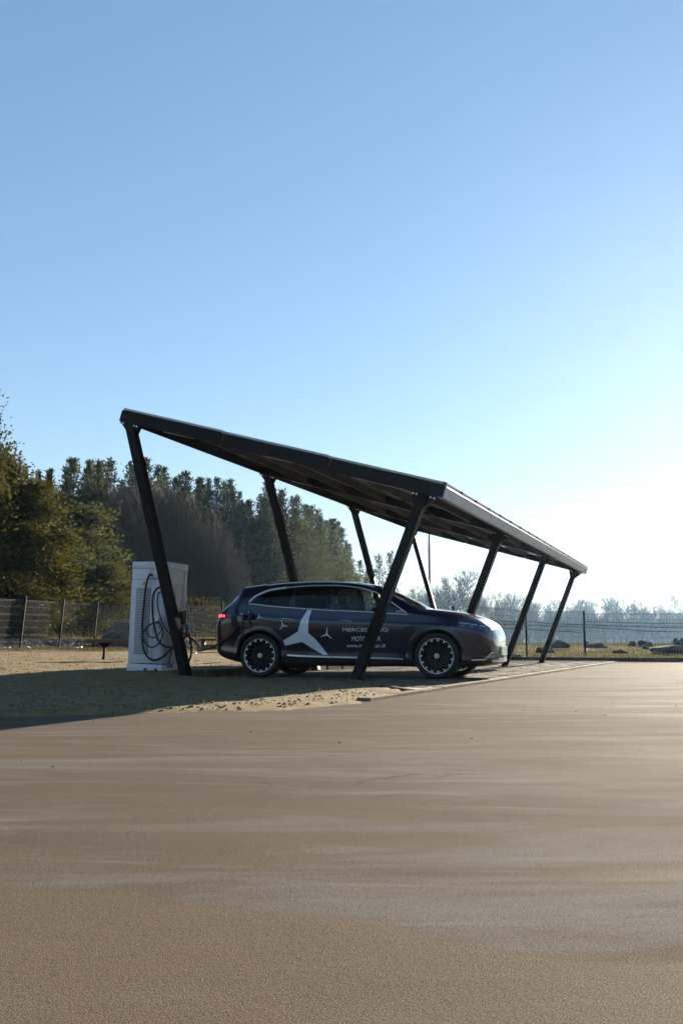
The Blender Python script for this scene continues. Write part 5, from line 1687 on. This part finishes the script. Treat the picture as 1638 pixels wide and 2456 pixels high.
# brown leafless thicket in front of the pines
br = [brush(300 + k, 11.5) for k in range(4)]
MBr = (M['bark_grey'], M['twig_brown'])
for k in range(34):
    px = 282 + (565 - 282) * (k + 0.5) / 34 + rng.uniform(-6, 6); Y = 84 + 0.028 * (px - 282) + rng.uniform(-4, 3)
    p = unproj(px, 1551, Y); zb = float(ground_z(p.x, p.y))
    ty = np.interp(px, [280, 330, 400, 470, 520, 565], [1150, 1138, 1150, 1190, 1240, 1330]) + rng.uniform(0, 60)
    H = unproj(px, ty, Y).z - zb
    tree_obj('bare_sapling', rng.choice(br), MBr, (p.x, p.y, zb), 1.0 * rng.uniform(0.9, 1.2), rng.uniform(0, 6.28), 'brown leafless young tree in the thicket before the pines', 'tree', 'leafless thicket before the pines', H / 11.5)

# ochre foliage at the left
gold = [broad(400, 10.0, 2.6, 0.20, 15000), broad(401, 10.0, 2.2, 0.20, 13000), broad(402, 6.0, 1.9, 0.19, 9000), broad(403, 6.0, 1.7, 0.19, 8000)]
MG = (M['bark'], M['leaf_gold']); MS = (M['bark'], M['shrub'])
def put_broad(name, pr, mats, px, Y, ytop, H0, label, group=None, wid=1.0, cat='tree'):
    p = unproj(px, 1551, Y); zb = float(ground_z(p.x, p.y)); H = unproj(px, ytop, Y).z - zb
    return tree_obj(name, pr, mats, (p.x, p.y, zb - 0.05), wid, rng.uniform(0, 6.28), label, cat, group, H / H0)
gp = [broad(160 + k, 12.0, 2.7, 0.26, 20000, 0.06) for k in range(2)]
MGP = (M['bark'], M['leaf_gold'])
put_broad('ochre_pine', gp[0], MGP, -72, 47, 930, 12.0, 'tall ochre-green pine cut by the left edge of the picture', None, 0.50)
put_broad('ochre_pine', gp[1], MGP, 58, 51, 1165, 12.0, 'broad ochre-green pine right of the left picture edge', None, 0.85)
put_broad('ochre_pine', gp[0], MGP, -8, 56, 1085, 12.0, 'ochre-green pine between the two leftmost trees', None, 0.72)
put_broad('leafy_shrub', gold[2], MG, 30, 48.5, 1400, 6.0, 'low ochre shrub under the leftmost pines behind the fence', None, 1.0, 'shrub')
put_broad('leafy_tree', gold[1], MO, 205, 70, 1215, 10.0, 'olive leafy young tree left of the brown thicket', None, 1.15)
put_broad('leafy_tree', gold[0], MG, 255, 66, 1340, 10.0, 'ochre leafy young tree directly left of the charging cabinet', None, 0.85)
put_broad('leafy_tree', gold[3], MO, 150, 64, 1290, 6.0, 'olive leafy tree behind the middle fence post', None, 1.35)
put_broad('leafy_shrub', gold[2], MS, 475, 66, 1440, 6.0, 'yellow-green shrub between the cabinet and the car rear', None, 1.05, 'shrub')
put_broad('leafy_shrub', gold[3], MS, 82, 49, 1508, 6.0, 'small bright green bush behind the fence at far left', None, 0.28, 'shrub')
put_broad('leafy_shrub', gold[3], MG, 100, 50, 1500, 6.0, 'thin ochre bush right of the small bright green bush', None, 0.2, 'shrub')
put_broad('leafy_shrub', gold[2], MG, 8, 48, 1500, 6.0, 'low ochre bush behind the fence at the left picture edge', None, 0.5, 'shrub')
for k, px in enumerate((600, 655, 715, 775)):
    put_broad('leafy_shrub', gold[k % 4], MO, px, 95 + 7 * k, 1400 + 8 * k, 10.0 if k % 4 < 2 else 6.0, 'olive shrub at the foot of the pines seen over the car roof', 'shrubs at the foot of the pines', 1.2, 'shrub')

# two small open pines in the gap
sp_ = [pine(180 + k, 14.0, 2.0, 0.34, 0.9, 0.50, 0.95, 0.35, 22) for k in range(2)]
put_broad('open_pine', sp_[0], MP, 911, 230, 1328, 14.0, 'small open-crowned pine left of the pair beyond the car', None, 1.0)
put_broad('open_pine', sp_[1], MP, 938, 235, 1330, 14.0, 'small open-crowned pine right of the pair beyond the car', None, 1.0)
put_broad('open_pine', sp_[0], MO, 888, 150, 1360, 14.0, 'low pine between the forest end and the pair of open pines', None, 0.9)

# leafless trees on the right, in the haze
bt = [bare(500, 13.0, 6, 0.66, 0.24, 0.16, (4, 4), 0.22, 0.70), bare(501, 13.0, 5, 0.78, 0.22, 0.12, (4, 5), 0.25, 0.72), bare(502, 13.0, 5, 0.62, 0.20, 0.28, (3, 4), 0.25, 0.70), bare(503, 13.0, 5, 0.55, 0.17, 0.34, (3, 4), 0.3, 0.70)]
MT = (M['bark_grey'], M['twig'])
def put_bare(pr, px, Y, ytop, label, group=None, wid=None):
    p = unproj(px, 1551, Y); zb = float(ground_z(p.x, p.y)) - 0.1; H = unproj(px, ytop, Y).z - zb
    zs = H / max(v.co.z for v in pr[1].vertices)
    return tree_obj('bare_tree', pr, MT, (p.x, p.y, zb), wid or zs, rng.uniform(0, 6.28), label, 'tree', group, zs)
put_bare(bt[0], 1078, 300, 1352, 'large round-crowned leafless tree behind the car bonnet')
put_bare(bt[1], 1165, 310, 1392, 'wide spreading leafless tree right of the large round one')
for px, Y, yt, v in ((955, 175, 1372, 2), (975, 160, 1390, 3), (1000, 170, 1385, 2), (1016, 165, 1400, 3), (1040, 175, 1410, 3), (1110, 180, 1430, 3), (1130, 170, 1425, 2), (945, 150, 1420, 3), (1060, 185, 1440, 2)):
    put_bare(bt[v], px, Y * 2.0, yt, 'slim leafless tree in the hazy row behind the car windscreen', 'slim leafless trees behind the windscreen')
px = 1205.0; k = 0
while px < 1720:
    yt = 1432 + 16 * math.sin(px * 0.045) + 10 * math.sin(px * 0.11 + 1) + rng.uniform(-6, 8)
    if px < 1270: yt = 1418 + rng.uniform(-6, 8)
    put_bare(bt[(1, 2, 3, 2)[k % 4]], px, 400 + rng.uniform(-30, 40), yt, 'leafless tree in the hazy row beyond the fence at right', 'hazy leafless row at right', None)
    px += rng.uniform(13, 22); k += 1
# scrub mass under and behind that row
rs = np.random.default_rng(12)
sg = []
for k in range(15000):
    px = rs.uniform(940, 1760); Y = rs.uniform(380, 560)
    x = (px - 819) / 2388 * Y
    h0 = rs.uniform(0, 12); h = rs.uniform(2.0, 7.0)
    if h0 + h > 14.5: h = 14.5 - h0
    ln = rs.normal(0, 0.22, 2)
    sg.append([x, Y, h0 - 0.6, x + ln[0] * h, Y + ln[1] * h, h0 + h - 0.6, rs.uniform(0.06, 0.18), 0.04])
stuff(link('distant_scrub', tubes('distant_scrub', sg, 3), M['twig'], None), 'hazy mass of distant leafless scrub along the horizon at right', 'scrub')

# unseen tree belt added behind the viewpoint: darkens door reflections and shaded sides
rb = np.random.default_rng(21); nb_ = 9000
Pb = np.stack([rb.uniform(-48, 48, nb_), rb.uniform(-34, -24, nb_), np.zeros(nb_)], 1)
Pb[:, 2] = (8.0 + 2.0 * np.sin(Pb[:, 0] * 0.35) + 1.4 * np.sin(Pb[:, 0] * 0.9 + 1)) * rb.random(nb_) ** 0.8
Lb = rb.uniform(0.5, 1.3, nb_)
stuff(link('rear_shade_belt', leaf_cards('rear_shade_belt', Pb, rb.normal(size=(nb_, 3)), Lb, Lb * 0.6, 22), M['needle2'], None), 'unseen olive tree belt added behind the viewpoint to darken shaded sides', 'wood')

# ------------------------------------------------------------------ haze
hz = MB(); hz.box((50, 420, 15.0), (1400, 1000, 40.0))
hm = bpy.data.materials.new('haze_air'); hm.use_nodes = True
hn_ = hm.node_tree.nodes; hn_.clear()
vo = hn_.new('ShaderNodeVolumePrincipled'); ho_ = hn_.new('ShaderNodeOutputMaterial')
vo.inputs['Color'].default_value = (0.42, 0.68, 1.0, 1)
vo.inputs['Density'].default_value = 0.0001
vo.inputs['Anisotropy'].default_value = 0.7
hm.node_tree.links.new(vo.outputs['Volume'], ho_.inputs['Volume'])
hzo = hz.build('haze', hm, None); stuff(hzo)
